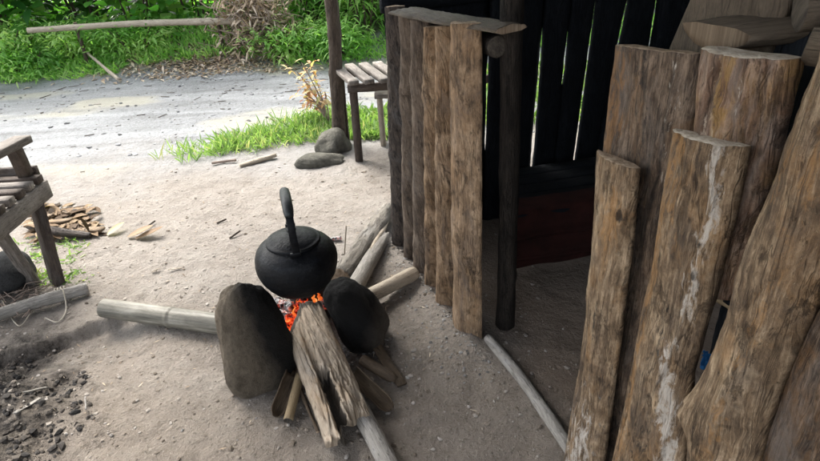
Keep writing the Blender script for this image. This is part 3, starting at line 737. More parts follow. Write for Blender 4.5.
# S1 front left slab
slabpx('slab', [(598, 150), (594, 250), (583, 350), (563, 470)], [(641, 168), (634, 240), (622, 340), (606, 461)], .045, .026, None, None, M_slab,
       'tan slab at the doorway edge with a knot hole near its slanting top', 51.3, bulge=.5, paint=lambda q, z: (.45*ss(.45, .0, z)+.35*exp(-((q-.5)/.3)**2)*ss(.6, .3, z), .85*exp(-((q-.6)/.3)**2)*exp(-((z-.85)/.09)**2), 1.1*exp(-((q-.8)/.07)**2-((z-.865)/.012)**2)+.9*exp(-((q-.45)/.08)**2)*exp(-((z-.58)/.08)**2)+.35*ss(.55, 1., q)),
       carve=kno([(.8, .865, .14, .022, .008), (.03, .62, .08, .02, .006)]))
# S3 front middle slab with the white streak
def pS3(q, z):
    wst = .7*exp(-((q-.80)/.10)**2)*ss(.72, .82, z)+.85*exp(-((q-.70-.5*(.72-z))/.13)**2)*ss(.30, .42, z)*ss(.78, .70, z)+.5*exp(-((q-.9)/.12)**2)*ss(.45, .3, z)
    return (wst, .7*exp(-((q-.16)/.13)**2)+.5*exp(-((q-.35)/.15)**2)*ss(.85, .95, z), .55*exp(-((q-.5)/.13)**2)*ss(.95, .7, z)+1.2*exp(-((q-.79)/.035)**2-((z-.93)/.008)**2)+1.1*exp(-((q-.78)/.03)**2-((z-.87)/.012)**2))
slabpx('slab', [(676, 128), (661, 230), (640, 340), (612, 470)], [(752, 146), (736, 225), (716, 300), (696, 370), (688, 461)], .075, .035, None, None, M_slab,
       'broad tan slab with a long white streak down its right side', 62.9, bulge=.45, paint=pS3, cap=M_endpale, carve=kno([(.3, .95, .14, .04, .006)]))
# thin pale splinter board beside it, low down
# S5 big leaning log at the right
def pS5(q, z): return (.5*exp(-((q-.2)/.06)**2-((z-.40)/.03)**2), .55*exp(-((q-.62)/.12)**2)+.4*exp(-((q-.3)/.2)**2)*ss(.9, 1.2, z), .35*exp(-((q-.45)/.12)**2)+.5*exp(-((q-.08)/.05)**2-((z-.49)/.02)**2))
slabpx('slab', [(826, 60), (790, 160), (760, 232), (735, 312), (712, 362), (691, 400), (696, 430), (694, 470)], [(905, 60), (868, 200), (812, 330), (786, 390), (766, 461)], .085, .06, 1.26, 1.30, M_slab,
       'big leaning tan log with a knot low on its left edge', 73.1, bulge=.5, paint=pS5, carve=kno([(.10, WS(700, 402, .09)[1], .09, .03, .016), (.62, .72, .12, .05, .014), (.3, 1.12, .05, .012, .006)]))
# S6 dark log at the right edge
slabpx('slab', [(880, 200), (812, 325), (788, 380), (758, 470)], [(985, 200), (925, 330), (880, 461)], .06, .05, 1.2, 1.2, M_slab2,
       'dark brown log at the right edge behind the leaning log', 84.4, bulge=.5)
# tall dull plank behind, rising out of sight
slabpx('slab', [(694, -60), (690, 0), (668, 50), (640, 200)], [(800, -60), (795, 0), (770, 60), (735, 200)], -.05, .012, 1.55, 1.55, M_dull,
       'tall dull brown plank standing behind the sawn top slab', 91.4, bulge=.25, z0=.3, ridge=.001, crack=.002)
slabpx('slab', [(804, -60), (800, 0), (778, 60), (745, 200)], [(930, -60), (925, 0), (880, 60), (850, 200)], -.052, .012, 1.5, 1.5, M_shadewood,
       'shade-dark plank standing behind the top right corner', 95.4, bulge=.25, z0=.3, ridge=.001, crack=.002)
# half-round plank lying across the top, rounded face down
def lying(name, px0, px1, o0, o1, Y0, z_flat, width, th, mat, label, seed):
    pass
h0 = AY(686, 34, 1.0); h1 = h0+(WD*.9+WN*-.13)*1.0+V((0, 0, .0))
dv = (h1-h0).normalized(); sv = V((-dv.y, dv.x, 0)).normalized()
mb = MB()
hh0 = AY(715, 29, .99); dv = (AY(850, 10, .90)-hh0).normalized(); sv = WD.copy()
dslab(mb, lambda s, z, o: hh0+dv*z+sv*s+V((0, 0, -o)), lambda q: .62, lambda z: -.07, lambda z: .07+.02*z, .034, nq=24, dz=.01, seed=12., bulge=.6, ridge=.001, lump=.002, crack=.002)
o = mb.build('cross_plank', [M_dull, M_endmid], slabw); o['label'] = 'half round plank lying level over the slab tops, curved face down'
mb = MB(); q0 = AY(800, 6, .86); log(mb, [q0, q0+V((.42, -.12, .02))], .034, seed=5., nseg=20)
o = mb.build('cross_log', [M_dull, M_enddark], slabw); o['label'] = 'short round log end at the top right corner'
mb = MB(); q0 = AY(797, 34, .80); q1 = AY(850, 62, .70)
board(mb, AY(806, 46, .80), AY(900, 60, .70), V((-.012, -.022, .02)), V((.004, .004, .010)), 3.); o = mb.build('split_board', [M_dull], slabw); o['label'] = 'small split board poking out at the right edge below the log end'
# things showing through the gaps
def scrap(x, y, s, seed, label):
    mb = MB(); sp_ = WS(x, y, -.012); c = WP(sp_[0], sp_[1], -.012)
    g = [[mb.vert(c+WD*(i-3)*s*.12+V((0, 0, 1))*(j-5)*s*.15+WN*.008*nz(i*.8, j*.8, seed)) for i in range(7)] for j in range(11)]
    g2 = [[mb.vert(V(mb.v[g[j][i]])-WN*.002) for i in range(7)] for j in range(11)]
    for j in range(10):
        for i in range(6): mb.face((g[j][i], g[j][i+1], g[j+1][i+1], g[j+1][i])); mb.face((g2[j][i], g2[j+1][i], g2[j+1][i+1], g2[j][i+1]))
    return tag(mb.build('plastic_scrap', M_blue), label, 'plastic scrap')
scrap(613, 382, .03, 2., 'blue plastic scrap in the slit beside the doorway slab')
scrap(706, 362, .03, 5., 'blue plastic scrap showing left of the leaning log knot')
mb = MB(); s0 = WS(722, 312, -.03); s1 = WS(738, 318, -.03)
log(mb, [WP(s0[0]-.05, s0[1]+.004, -.05), WP(s1[0]+.1, s1[1]-.004, -.05)], .006, nseg=10)
tag(mb.build('yellow_stick', [M_bambooyellow, M_endpale]), 'thin yellow stick in the black gap between slabs', 'stick')

# ------------------------------------------------------------------ roof (shades the cooking place)
roof = empty('hut_roof', (0.4, 1.2, 0), 'thatched lean-to roof over the hut and the cooking place', 'roof')
RX0, RX1, RY0, RY1 = -1.75, 3.9, -.55, 3.7
def rz(y): return 2.62-.10*(y+1.7)
mb = MB(); n = 60
topv = [[mb.vert((lerp(RX0, RX1, i/n), lerp(RY0, RY1, j/30), rz(lerp(RY0, RY1, j/30))+.10+.02*nz(i*.6, j*.6))) for i in range(n+1)] for j in range(31)]
botv = [[mb.vert((lerp(RX0, RX1, i/n), lerp(RY0, RY1, j/30), rz(lerp(RY0, RY1, j/30))+.02*nz(i*.6, j*.6, 4.))) for i in range(n+1)] for j in range(31)]
for j in range(30):
    for i in range(n):
        mb.face((topv[j][i], topv[j][i+1], topv[j+1][i+1], topv[j+1][i])); mb.face((botv[j][i], botv[j+1][i], botv[j+1][i+1], botv[j][i+1]))
for j in range(30):
    mb.face((topv[j][0], topv[j+1][0], botv[j+1][0], botv[j][0])); mb.face((topv[j+1][n], topv[j][n], botv[j][n], botv[j+1][n]))
for i in range(n):
    mb.face((topv[0][i+1], topv[0][i], botv[0][i], botv[0][i+1])); mb.face((topv[30][i], topv[30][i+1], botv[30][i+1], botv[30][i]))
mb.build('thatch', M_roof, roof)
for k in range(6):
    x = -2.1+k*1.15; mb = MB(); log(mb, [(x, RY0-.1, rz(RY0)-.06), (x, RY1+.12, rz(RY1)-.06)], .035, nseg=12, step=.1); mb.build('rafter', [M_bark, M_end], roof)

# ------------------------------------------------------------------ the cooking fire
K = V((-.385, 1.72, .412))
kt = empty('kettle', K-V((0, 0, .1)), 'round soot black kettle with a tall hoop handle over the fire', 'kettle')
def lathe(mb, prof, c, n=64, dent=.0):
    rings = []
    for (r, z) in prof:
        rings.append([mb.vert(c+V((cos(2*pi*j/n)*r*(1+dent*nz(cos(2*pi*j/n)*2, sin(2*pi*j/n)*2, z*20)), sin(2*pi*j/n)*r, z))) for j in range(n)])
    for a, b in zip(rings, rings[1:]):
        for j in range(n):
            k = (j+1) % n; mb.face((a[j], a[k], b[k], b[j]))
    return rings
prof = [(.001, -.098), (.05, -.098), (.085, -.096), (.098, -.090), (.112, -.072), (.126, -.048), (.134, -.022), (.137, .0), (.135, .022), (.128, .042), (.117, .056), (.104, .066), (.093, .072), (.088, .074), (.0865, .073)]
sprof = []
for (a, b) in zip(prof, prof[1:]):
    for t in (0, .5): sprof.append((lerp(a[0], b[0], t), lerp(a[1], b[1], t)))
sprof.append(prof[-1])
mb = MB(); lathe(mb, sprof, K, dent=.015); body = mb.build('body', M_kettle, kt)
mb = MB(); lathe(mb, [(.0885, .070), (.0895, .074), (.090, .080), (.087, .083), (.082, .082), (.076, .087), (.062, .094), (.04, .099), (.02, .101), (.001, .1012)], K, dent=.01); mb.build('lid', M_kettle, kt)
mb = MB(); lathe(mb, [(.001, .1), (.010, .101), (.009, .106), (.015, .113), (.015, .118), (.009, .122), (.001, .123)], K, n=24); mb.build('lid_knob', M_kettle, kt)
hd = V((.235, -1, 0)).normalized(); hs = V((0, 0, 1)).cross(hd)
def hp(a, z, sx=0.): return K+hd*a+V((0, 0, z if z < .1 else .1+(z-.1)*.86))+hs*(sx+HO)
HO = .0
mb = MB()
arc = spline([hp(.098, .068, .0), hp(.104, .105, .002), hp(.108, .15), hp(.100, .20), hp(.070, .238), hp(.035, .252), hp(-.035, .252), hp(-.070, .238), hp(-.10, .20), hp(-.108, .15), hp(-.104, .105), hp(-.098, .068)], .006)
rows = []
for i, p in enumerate(arc):
    d = (arc[min(i+1, len(arc)-1)]-arc[max(i-1, 0)]).normalized(); nn = hs.cross(d).normalized()
    rows.append([mb.vert(p+hs*(.0115*a)+nn*(.0028*b)) for a, b in ((-1, -.6), (-.8, -1), (0, -1.1), (.8, -1), (1, -.6), (1, .6), (.8, 1), (0, 1.1), (-.8, 1), (-1, .6))])
for a, b in zip(rows, rows[1:]):
    for j in range(10):
        k = (j+1) % 10; mb.face((a[j], a[k], b[k], b[j]))
mb.face(rows[0][::-1]); mb.face(rows[-1])
hnd = mb.build('handle', M_kettle, kt)
mb = MB(); log(mb, [hp(.088, .224), hp(.070, .239), hp(.035, .253), hp(-.035, .253), hp(-.070, .239), hp(-.088, .224)], [(0, .0135), (.1, .0165), (.5, .0175), (.9, .0165), (1, .0135)], nseg=18, step=.006, ridge=.0006, lump=.02, cap=0); mb.build('grip', M_grip, hnd)
for sg in (1, -1):
    mb = MB(); board(mb, hp(sg*.094, .054), hp(sg*.101, .086), hs*.017, hd*.004, 1., .0, 4); mb.build('lug', M_kettle, kt)
mb = MB(); log(mb, [hp(-.115, -.03), hp(-.155, .0), hp(-.178, .035), hp(-.19, .05)], [(0, .028), (.5, .018), (1, .013)], nseg=20, step=.006, ridge=.0, lump=.01, hollow=.02); mb.build('spout', [M_kettle, M_kettle], kt)

# hearth stones
mb = MB(); stone(mb, (-.555, 1.63, .17), (.112, .09, .215), (radians(-4), radians(-2), radians(10)), 6, .18, 2.9, 3., .035, taper=.22)
o = mb.build('hearth_stone', M_hearthL); tag(o, 'tall rounded brown stone left of the fire, sooty towards the kettle', 'stone', 'three stones of the hearth')
mb = MB(); stone(mb, (-.212, 1.79, .108), (.084, .095, .158), (radians(8), radians(-22), radians(-15)), 5, .22, 2.6, 8., .03)
o = mb.build('hearth_stone', M_hearthR); tag(o, 'black sooty stone right of the fire under the kettle', 'stone', 'three stones of the hearth')
mb = MB(); stone(mb, (-.405, 1.955, .13), (.08, .075, .19), (radians(6), 0, .4), 5, .12, 2.5, 15., .012)
o = mb.build('hearth_stone', M_rockdark); tag(o, 'black hearth stone hidden behind the kettle', 'stone', 'three stones of the hearth')

# big rotten log running out of the fire
f0 = G(302, 306, .17); f1 = G(350, 424, .085); LZ = (f1-f0); LL = LZ.length; LZ.normalize(); LS = LZ.cross(V((0, 0, 1))).normalized()
if LS.x > 0: LS = -LS
LS = -LS; LNn = LS.cross(LZ).normalized(); LNn = LNn if LNn.z > 0 else -LNn
def FL(s, z, o): return f0+LS*s+LZ*z+LNn*(o-.055)
def ltop(q):
    e = LL*(1.0+.02*nz(q*9, 1.)+.035*nz(q*19, 2.)+.02*nz(q*50, 2.))
    if q < .40: e += .02-.05*abs(q-.2)
    elif q > .5: e -= .035+.02*sin(q*20)
    h = exp(-((q-.42-.02*sin(q*40))/.07)**4); return e*(1-.10*h)
def lcarve(q, z):
    t = z/LL; h = exp(-((q-.41-.10*nz(z*22, 3.)-.04*nz(z*70, 9.))/.095)**8)*ss(.56, .59, t+.07*nz(q*14, 5.))
    fl = ss(.45, .8, t)*ss(.5, .6, q)
    r = -.075*h-.02*exp(-((q-.33)/.05)**2)*ss(.3, .5, t)
    r += .012*nz(q*14, z*20, 6.)*ss(.2, .7, t)-fl*.007*int(3*(nz(q*6, z*14, 12.)+.9))+.010*fl
    r -= .012*ss(.25, .3, q)*ss(.42, .36, q)*ss(.2, .35, t+.1*nz(q*20, 2.))
    r -= .02*ss(.86, 1.02, t)*(1+nz(q*9, z*30))
    r -= .006*max(0., 1-abs(nz(q*5+3, z*4, 2.))*14)
    return r
mb = MB()
dslab(mb, FL, ltop, lambda z: -.086+.004*ss(.3, .9, z/LL)+.006*nz(z*12, 1.), lambda z: .076+.002*ss(.3, .9, z/LL)+.007*nz(z*10, 4.), .07, nq=110, dz=.004, seed=17., bulge=.22, ridge=.002, lump=.005, crack=.004, carve=lcarve, bot=lambda q: .115*ss(.55, .0, q)+.012*nz(q*11, 3.),
      paint=lambda q, z: (0, .5*exp(-((q-.25)/.1)**2), 1.3*ss(.06, .0, z-.115*ss(.55, .0, q))+2.2*exp(-((q-.41-.10*nz(z*22, 3.)-.04*nz(z*70, 9.))/.10)**8)*ss(.57, .60, z/LL+.07*nz(q*14, 5.))+.5*exp(-((q-.33)/.05)**2)*ss(.3, .5, z/LL)))  # shade of the hollow painted black; the fire end is charred
o = mb.build('rotten_log', [M_rot, M_rot]); tag(o, 'thick rotten split log with a dark hollow, its far end in the fire', 'firewood')
# pale pole underneath
a, b = G(352, 395, .03), G(392, 470, .03); mb = MB(); dd_ = (b-a).normalized(); log(mb, [a-dd_*.05, b+dd_*.02], .030, seed=31., ridge=.001, nseg=22)
o = mb.build('firewood_pole', [M_greypole, M_endpale]); tag(o, 'pale straight pole on the ground under the rotten log', 'firewood')
# bamboo at the left
a, b = G(104, 308, .04), G(235, 326, .05); mb = MB(); log(mb, [a, b+(b-a).normalized()*.02], [(0, .039), (1, .041)], seed=41., ridge=.0004, lump=.008, nseg=32, step=.006, nodes=[.33, .60], hollow=.05)
o = mb.build('bamboo_pole', [M_bamboo, M_endpale]); tag(o, 'thick grey green bamboo pole lying left of the tall stone', 'bamboo pole')
# firewood at the back right
a, b = G(389, 209, .05), G(340, 278, .05); mb = MB(); log(mb, [a, a.lerp(b, .5)+V((.005, 0, 0)), b], [(0, .038), (.35, .05), (.42, .046), (1, .047)], seed=51., ridge=.005, lump=.06, nseg=28, step=.01, jag=.02, knots=((.12, 1., .02, .01), (.3, 2., .02, .012)))
o = mb.build('firewood_log', [M_roughlog, M_end]); tag(o, 'longest grey firewood log behind the kettle, rough bark at its far end', 'firewood', 'firewood behind the kettle')
a, b = G(384, 236, .035), G(352, 292, .05); mb = MB(); log(mb, [a, b], [(0, .026), (.15, .034), (1, .036)], seed=57., ridge=.002, nseg=24, step=.01, jag=.04, upref=(1, 0, 0))
o = mb.build('firewood_log', [M_greypole, M_end]); tag(o, 'middle grey split log behind the kettle with a pointed far end', 'firewood', 'firewood behind the kettle')
mb = MB(); a2 = a+V((.0, .03, .025)); log(mb, [a2-(b-a).normalized()*.07, a2+(b-a).normalized()*.22], [(0, .006), (.4, .013), (1, .010)], seed=5., nseg=14); mb.build('splinter', [M_pole, M_endpale], o)
a, b = G(415, 273, .035), G(352, 305, .06); mb = MB(); log(mb, [a, b], [(0, .028), (.06, .031), (1, .030)], seed=61., ridge=.001, lump=.03, nseg=24, step=.01)
o = mb.build('firewood_log', [M_pole, M_end]); tag(o, 'pale smooth pole right of the kettle pointing at the palings', 'firewood', 'firewood behind the kettle')
# thin upright splinter and burnt stub behind the kettle
mb = MB(); a = G(344, 266, .0); log(mb, [a, AY(346, 226, a.y+.02)], [(0, .004), (1, .0025)], nseg=8, seed=2.); o = mb.build('thin_stick', [M_pole, M_endpale]); tag(o, 'thin pale stick standing up behind the kettle', 'stick')
mb = MB(); a = G(331, 239, .012); b = G(341, 238, .014); log(mb, [a, b], [(0, .009), (1, .011)], nseg=10, seed=3.); o = mb.build('burnt_stub', [M_coal, M_coal]); tag(o, 'small burnt stub lying behind the kettle', 'charcoal')
# half-round bamboo pieces by the log
def trough(name, a, b, r, up, mat, label, seed, closed=0.02):
    a, b = V(a), V(b); d = (b-a).normalized(); s = d.cross(V(up)).normalized(); u = s.cross(d)
    mb = MB(); n = 14; m = max(4, int((b-a).length/.012)); R = []
    for i in range(m+1):
        c = a.lerp(b, i/m); rr = r*(1+.05*nz(i*.4, seed))
        e = ss(0, closed/(b-a).length+.001, 1-i/m)*.5+.5
        row = [mb.vert(c+s*(cos(pi*j/n)*rr*e)-u*(sin(pi*j/n)*rr*e)) for j in range(n+1)]
        row += [mb.vert(c+s*(cos(pi*j/n)*(rr-.005)*e)-u*(sin(pi*j/n)*(rr-.005)*e-.0005)) for j in range(n, -1, -1)]
        R.append(row)
    k = len(R[0]); rr_ = r*pi/n
    for i in range(m):
        for j in range(k):
            l = (j+1) % k; mb.face((R[i][j], R[i][l], R[i+1][l], R[i+1][j]), [(rr_*j, i*.012), (rr_*(j+1), i*.012), (rr_*(j+1), i*.012+.012), (rr_*j, i*.012+.012)])
    for j in range(n):
        mb.face((R[0][j+1], R[0][j], R[0][k-1-j], R[0][k-2-j])); mb.face((R[m][j], R[m][j+1], R[m][k-2-j], R[m][k-1-j]))
    o = mb.build(name, mat); tag(o, label, 'bamboo', 'bamboo scraps beside the rotten log'); return o
trough('split_bamboo', G(293, 372, .07), G(276, 416, .022), .026, (0.5, -.3, .8), M_bamboobrown, 'brown half round of split bamboo left of the rotten log', 2.)
trough('split_bamboo', G(352, 372, .07), G(391, 409, .022), .026, (-.35, -.25, .8), M_bamboobrown, 'dark brown bamboo trough right of the rotten log', 7.)
trough('split_bamboo', G(362, 360, .05), G(396, 380, .025), .020, (.2, .3, -.9), M_bamboobrown, 'small curved bamboo piece above the trough right of the log', 12.)
mb = MB(); a, b = G(300, 375, .05), G(288, 421, .016); log(mb, [a, b], .0155, seed=71., ridge=.0003, lump=.01, nseg=24, hollow=.03)
o = mb.build('bamboo_tube', [M_bambooyellow, M_enddark]); tag(o, 'short yellowish bamboo tube with its open end towards the viewer', 'bamboo', 'bamboo scraps beside the rotten log')
mb = MB(); board(mb, G(372, 340, .02), G(402, 385, .012), V((.016, .007, .0)), V((0, 0, .004)), 3.); o = mb.build('flat_splint', M_bamboobrown); tag(o, 'thin flat brown splint lying below the sooty right stone', 'firewood')
mb = MB(); log(mb, [G(284, 352, .05), G(318, 432, .01)], [(0, .009), (1, .006)], seed=8., nseg=10); o = mb.build('thin_stick', [M_bamboobrown, M_end]); tag(o, 'thin brown stick under the left side of the rotten log', 'stick')

# charred logs and embers
fireE = empty('cooking_fire', (-.42, 1.80, 0), 'small fire of glowing embers and flames under the kettle', 'fire')
def coal(px, py, z, size, mat, rot, seed, name='ember'):
    mb = MB(); stone(mb, G(px, py, z), size, rot, 4, .35, 2.6, seed, .05); mb.build(name, mat, fireE)
coal(291, 324, .10, (.018, .018, .05), M_ember, (.2, 0, .2), 1.); coal(299, 311, .12, (.018, .018, .035), M_ember, (0, .3, .2), 4.); coal(292, 335, .06, (.014, .02, .026), M_ember, (0, 0, .2), 6.)
coal(303, 303, .13, (.02, .02, .02), M_ember, (0, 0, .2), 9.); coal(316, 303, .14, (.012, .012, .010), M_ember, (0, 0, .2), 19.)
coal(308, 318, .02, (.06, .06, .03), M_coal, (0, 0, .4), 29.)
for (x0, y0, z0, x1, y1, z1, r, sd_) in ((262, 301, .15, 292, 307, .14, .020, 3.), (266, 316, .11, 292, 320, .10, .018, 5.), (278, 300, .10, 300, 336, .07, .016, 6.), (335, 300, .12, 318, 306, .12, .022, 8.), (272, 334, .05, 296, 332, .05, .016, 9.)):
    mb = MB(); log(mb, [G(x0, y0, z0), G(x1, y1, z1)], r, seed=sd_, ridge=.004, lump=.12, nseg=18, step=.006, jag=.01, fv=18., cap=0); mb.build('charred_log', [M_coal], fireE)
def flame(px, py, z, h, r, seed):
    c = G(px, py, z); mb = MB(); n = 12; m = 14; R = []
    for i in range(m+1):
        t = i/m; rr = r*(sin(pi*min(1, t*.8+.2))**.8)*(1-t*.9)+.0005; off = V((.012*nz(t*3, seed), .012*nz(t*3, seed, 4.), 0))*t*2
        R.append([mb.vert(c+off+V((cos(2*pi*j/n)*rr*(1+.4*nz(j*.9, t*4, seed)), sin(2*pi*j/n)*rr*.8, h*t))) for j in range(n)])
    for a, b in zip(R, R[1:]):
        for j in range(n): mb.face((a[j], a[(j+1) % n], b[(j+1) % n], b[j]))
    mb.build('flame', M_flame, fireE)
flame(295, 318, .10, .055, .008, 1.); flame(300, 308, .13, .045, .009, 2.); flame(315, 302, .15, .04, .010, 3.); flame(320, 300, .15, .04, .010, 5.); flame(291, 330, .06, .05, .008, 8.)

# ------------------------------------------------------------------ left bench
bench = empty('slatted_bench', (-1.85, 2.4, 0), 'weathered grey slatted bench with an armrest at the left edge', 'bench')
RA, RB = G(44, 179, .42), G(-60, 262, .42); rd = (RB-RA).normalized(); ri_ = V((rd.y, -rd.x, 0)).normalized()
if ri_.x > 0: ri_ = -ri_                                   # towards the back of the seat
mb = MB(); board(mb, RA+V((0, 0, -.045)), RB+V((0, 0, -.045)), V((0, 0, .042)), ri_*.014, 1.); mb.build('seat_rail', M_grey, bench)
mb = MB(); board(mb, RA+ri_*.50+V((0, 0, -.045)), RB+ri_*.5+V((0, 0, -.045)), V((0, 0, .042)), ri_*.014, 5.); mb.build('seat_rail', M_grey, bench)
for k in range(7):
    c = RA+rd*(.045+.075*k); mb = MB(); board(mb, c-ri_*.012+V((0, 0, .018)), c+ri_*.58+V((0, 0, .018)), rd*.024, V((0, 0, .016)), k*1.7); mb.build('seat_slat', M_grey if k % 2 else M_browntimber, bench)
g0 = G(57, 284); mb = MB(); tp = RA+rd*.06+ri_*.03+V((0, 0, -.03)); board(mb, g0+V((0, 0, -.04)), tp, (rd*.6-ri_*.7).normalized()*.034, (rd*.7+ri_*.6).normalized()*.022, 3.); mb.build('leg', M_browntimber, bench)
mb = MB(); g1 = G(36, 283); board(mb, g1+V((0, 0, -.03)), RA+rd*.33+ri_*.06+V((0, 0, -.04)), rd*.02, ri_*.02, 4.); mb.build('brace', M_grey, bench)
mb = MB(); board(mb, RA+rd*.5+ri_*.5+V((0, 0, -.46)), RA+rd*.5+ri_*.5+V((0, 0, -.02)), rd*.028, ri_*.02, 4.); mb.build('leg', M_browntimber, bench)
mb = MB(); board(mb, RA+rd*.02+ri_*.06+V((0, 0, .02)), G(13, 147, .63), rd*.022, ri_*.026, 6.); mb.build('arm_support', M_browntimber, bench)
A0 = G(23, 139, .655); mb = MB(); board(mb, A0, A0+(rd*.9+ri_*.15)*.7, V((rd.y, -rd.x, 0))*.038, V((0, 0, .016)), 7.); mb.build('armrest', M_grey, bench)
mb = MB(); board(mb, RA+ri_*.015+rd*.0+V((0, 0, .035)), RA+ri_*.55+V((0, 0, .035)), V((0, 0, .03)), rd*.012, 8.); mb.build('end_board', M_browntimber, bench)
# pole tied to the leg and its rope
a, b = G(88, 288, .03), G(-40, 327, .035); mb = MB(); log(mb, [a, a.lerp(b, .5)+V((0, 0, .006)), b], .026, seed=81., nseg=22, ridge=.0015)
o = mb.build('tied_pole', [M_greypole, M_endpale]); tag(o, 'pale round pole on the ground tied to the leg of the left bench', 'pole')
def ropemb(mb, pts, r=.0028): log(mb, pts, r, nseg=8, step=.008, ridge=.0, lump=.05, cap=0)
mb = MB(); c = G(62, 294, .03); ax = (b-a).normalized(); sx = ax.cross(V((0, 0, 1)))
for k in range(4):
    pts = [c+ax*(.012*k-.02+.004*sin(t))+sx*cos(t)*.031+V((0, 0, 1))*sin(t)*.031 for t in [i*.45 for i in range(15)]]; ropemb(mb, pts)
0 and ropemb(mb, [c+V((.0, 0, .03)), c+V((.01, .01, .05)), g0+V((.03, -.02, .07)), g0+V((-.02, -.03, .06)), c+V((-.01, 0, .03))])
ropemb(mb, [c+V((0, 0, .03)), c+V((.03, -.03, .03)), G(66, 310, .01), G(58, 322, .006), G(45, 318, .006)]); ropemb(mb, [c+ax*.05, c+ax*.10+V((0, -.03, -.015)), G(20, 326, .006), G(8, 312, .01), G(2, 300, .01)])
tag(mb.build('rope', M_rope), 'pale rope knotted round the bench leg and the pole', 'rope')
mb = MB(); stone(mb, G(2, 275, .06), (.12, .13, .09), (0, 0, .3), 4, .2, 2.4, 6., .02); o = mb.build('dark_rock', M_rockdark); tag(o, 'dark rounded rock under the left bench', 'rock')
# old bark and wood heap behind the bench
mb = MB()
for k in range(170):
    c = G(random.uniform(36, 94), random.uniform(208, 240)); c.z = .006+.018*random.random()
    leaf(mb, c, V((random.uniform(-1, 1), random.uniform(-1, 1), random.uniform(-.05, .15))), V((0, 0, 1)), random.uniform(.04, .12), random.uniform(.02, .05), random.random(), .1, .5, 3, 1)
for k in range(7):
    c = G(random.uniform(38, 92), random.uniform(212, 238)); c.z = .02+.03*random.random(); a = random.uniform(-.5, .5)
    dv_ = V((cos(a), sin(a)*.6, random.uniform(-.06, .06))).normalized(); l = random.uniform(.04, .2)
    board(mb, c-dv_*l*.5, c+dv_*l*.5, V((-dv_.y, dv_.x, 0))*random.uniform(.005, .025), V((random.uniform(-.003, .003), 0, random.uniform(.004, .009))), k, .012, 6)
tag(mb.build('bark_heap', [M_barkheap, M_deadbrown]), 'heap of old bark and split wood behind the left bench', 'bark heap')
mb = MB(); log(mb, [G(28, 226, .02), G(60, 232, .035), G(90, 236, .02)], [(0, .016), (.6, .024), (1, .014)], nseg=14, seed=3., ridge=.004)
tag(mb.build('dark_stick', [M_postdark, M_enddark]), 'dark stick in front of the bark heap', 'stick')

# ------------------------------------------------------------------ centre table, pole, stool
table = empty('slatted_table', (-.3, 3.8, 0), 'weathered table with a top of spaced slats beside the palings', 'table')
lt = AY(353, 86, 3.59); zt = lt.z
tb0 = G(335, 67, zt+.03); tf0 = G(352, 82, zt+.03); sdv = (tf0-tb0).normalized(); sl_ = (tf0-tb0).length; sx_ = V((-sdv.y, sdv.x, 0)); sx_ = sx_ if sx_.x > 0 else -sx_
for k in range(9):
    c = tf0+V((1, .02, 0))*(.005+.092*k); mb = MB(); board(mb, c+sdv*.03, c-sdv*(sl_+.02), sx_*.030, V((0, 0, .013)), k*1.3); mb.build('slat', M_grey, table)
mb = MB(); board(mb, tf0+V((-.03, .0, -.038)), tf0+V((.82, .02, -.038)), V((0, 0, .024)), V((0, .014, 0)), 3.); mb.build('rail', M_browntimber, table)
mb = MB(); board(mb, tb0+V((.0, -.03, -.038)), tb0+V((.82, -.03, -.038)), V((0, 0, .024)), V((0, .014, 0)), 3.); mb.build('rail', M_browntimber, table)
for (x, y) in ((lt.x+.0, 3.585), (tb0.x+.03, tb0.y-.04), (lt.x+.75, 3.6), (tb0.x+.75, tb0.y-.02)):
    mb = MB(); board(mb, (x-.01, y, -.04), (x, y, zt-.0), (.024, 0, 0), (0, .022, 0), x*3); mb.build('leg', M_browntimber, table)
pb_ = G(339, 146); pt = AY(331, 0, pb_.y+.02); mb = MB()
log(mb, [pb_+V((0, 0, -.05)), pb_.lerp(pt, .5)+V((.006, 0, 0)), pt, V((pt.x-.03, pt.y-.02, 2.12))], [(0, .046), (.4, .04), (1, .036)], nseg=20, seed=91., ridge=.003, knots=((.36, 4.7, .02, .008), (.25, 4.2, .02, .008)))
o = mb.build('roof_post', [M_bark, M_end]); tag(o, 'round dark brown roof post standing behind the slatted table', 'post')
stool = empty('small_stool', (-.1, 3.9, 0), 'small pale plank stool half hidden behind the palings and table', 'stool')
sz = .35; c0 = G(376, 96, sz); mb = MB(); board(mb, c0+V((-.01, .06, 0)), c0+V((.42, .06, 0)), V((0, .085, 0)), V((0, 0, .014)), 2.); mb.build('seat', M_grey, stool)
for dx in (.02, .38):
    mb = MB(); board(mb, (c0.x+dx, c0.y+.06, -.03), (c0.x+dx, c0.y+.06, sz-.01), (.018, 0, 0), (0, .05, 0), dx*5); mb.build('leg', M_pole, stool)
# rocks
mb = MB(); stone(mb, G(333, 146, .03), (.125, .12, .125), (0, 0, .3), 5, .25, 1.6, 5., .025); o = mb.build('rock', M_rock); tag(o, 'pointed grey rock at the foot of the roof post', 'rock', 'rocks by the roof post')
mb = MB(); stone(mb, G(320, 161, .015), (.16, .07, .05), (0, .08, .15), 5, .2, 2.2, 9., .015); o = mb.build('rock', M_rock); tag(o, 'long flat grey rock lying in front of the pointed one', 'rock', 'rocks by the roof post')
mb = MB(); log(mb, [G(240, 166, .012), G(276, 155, .016)], [(0, .014), (.5, .018), (1, .012)], nseg=14, seed=12.); o = mb.build('short_stick', [M_pole, M_endpale]); tag(o, 'short pale stick lying at the edge of the grass', 'stick')
mb = MB(); log(mb, [G(212, 163, .012), G(236, 160, .016)], [(0, .008), (1, .010)], nseg=10, seed=13.); o = mb.build('short_stick', [M_twig, M_twig]); tag(o, 'thin brown stick half in the grass patch', 'stick')

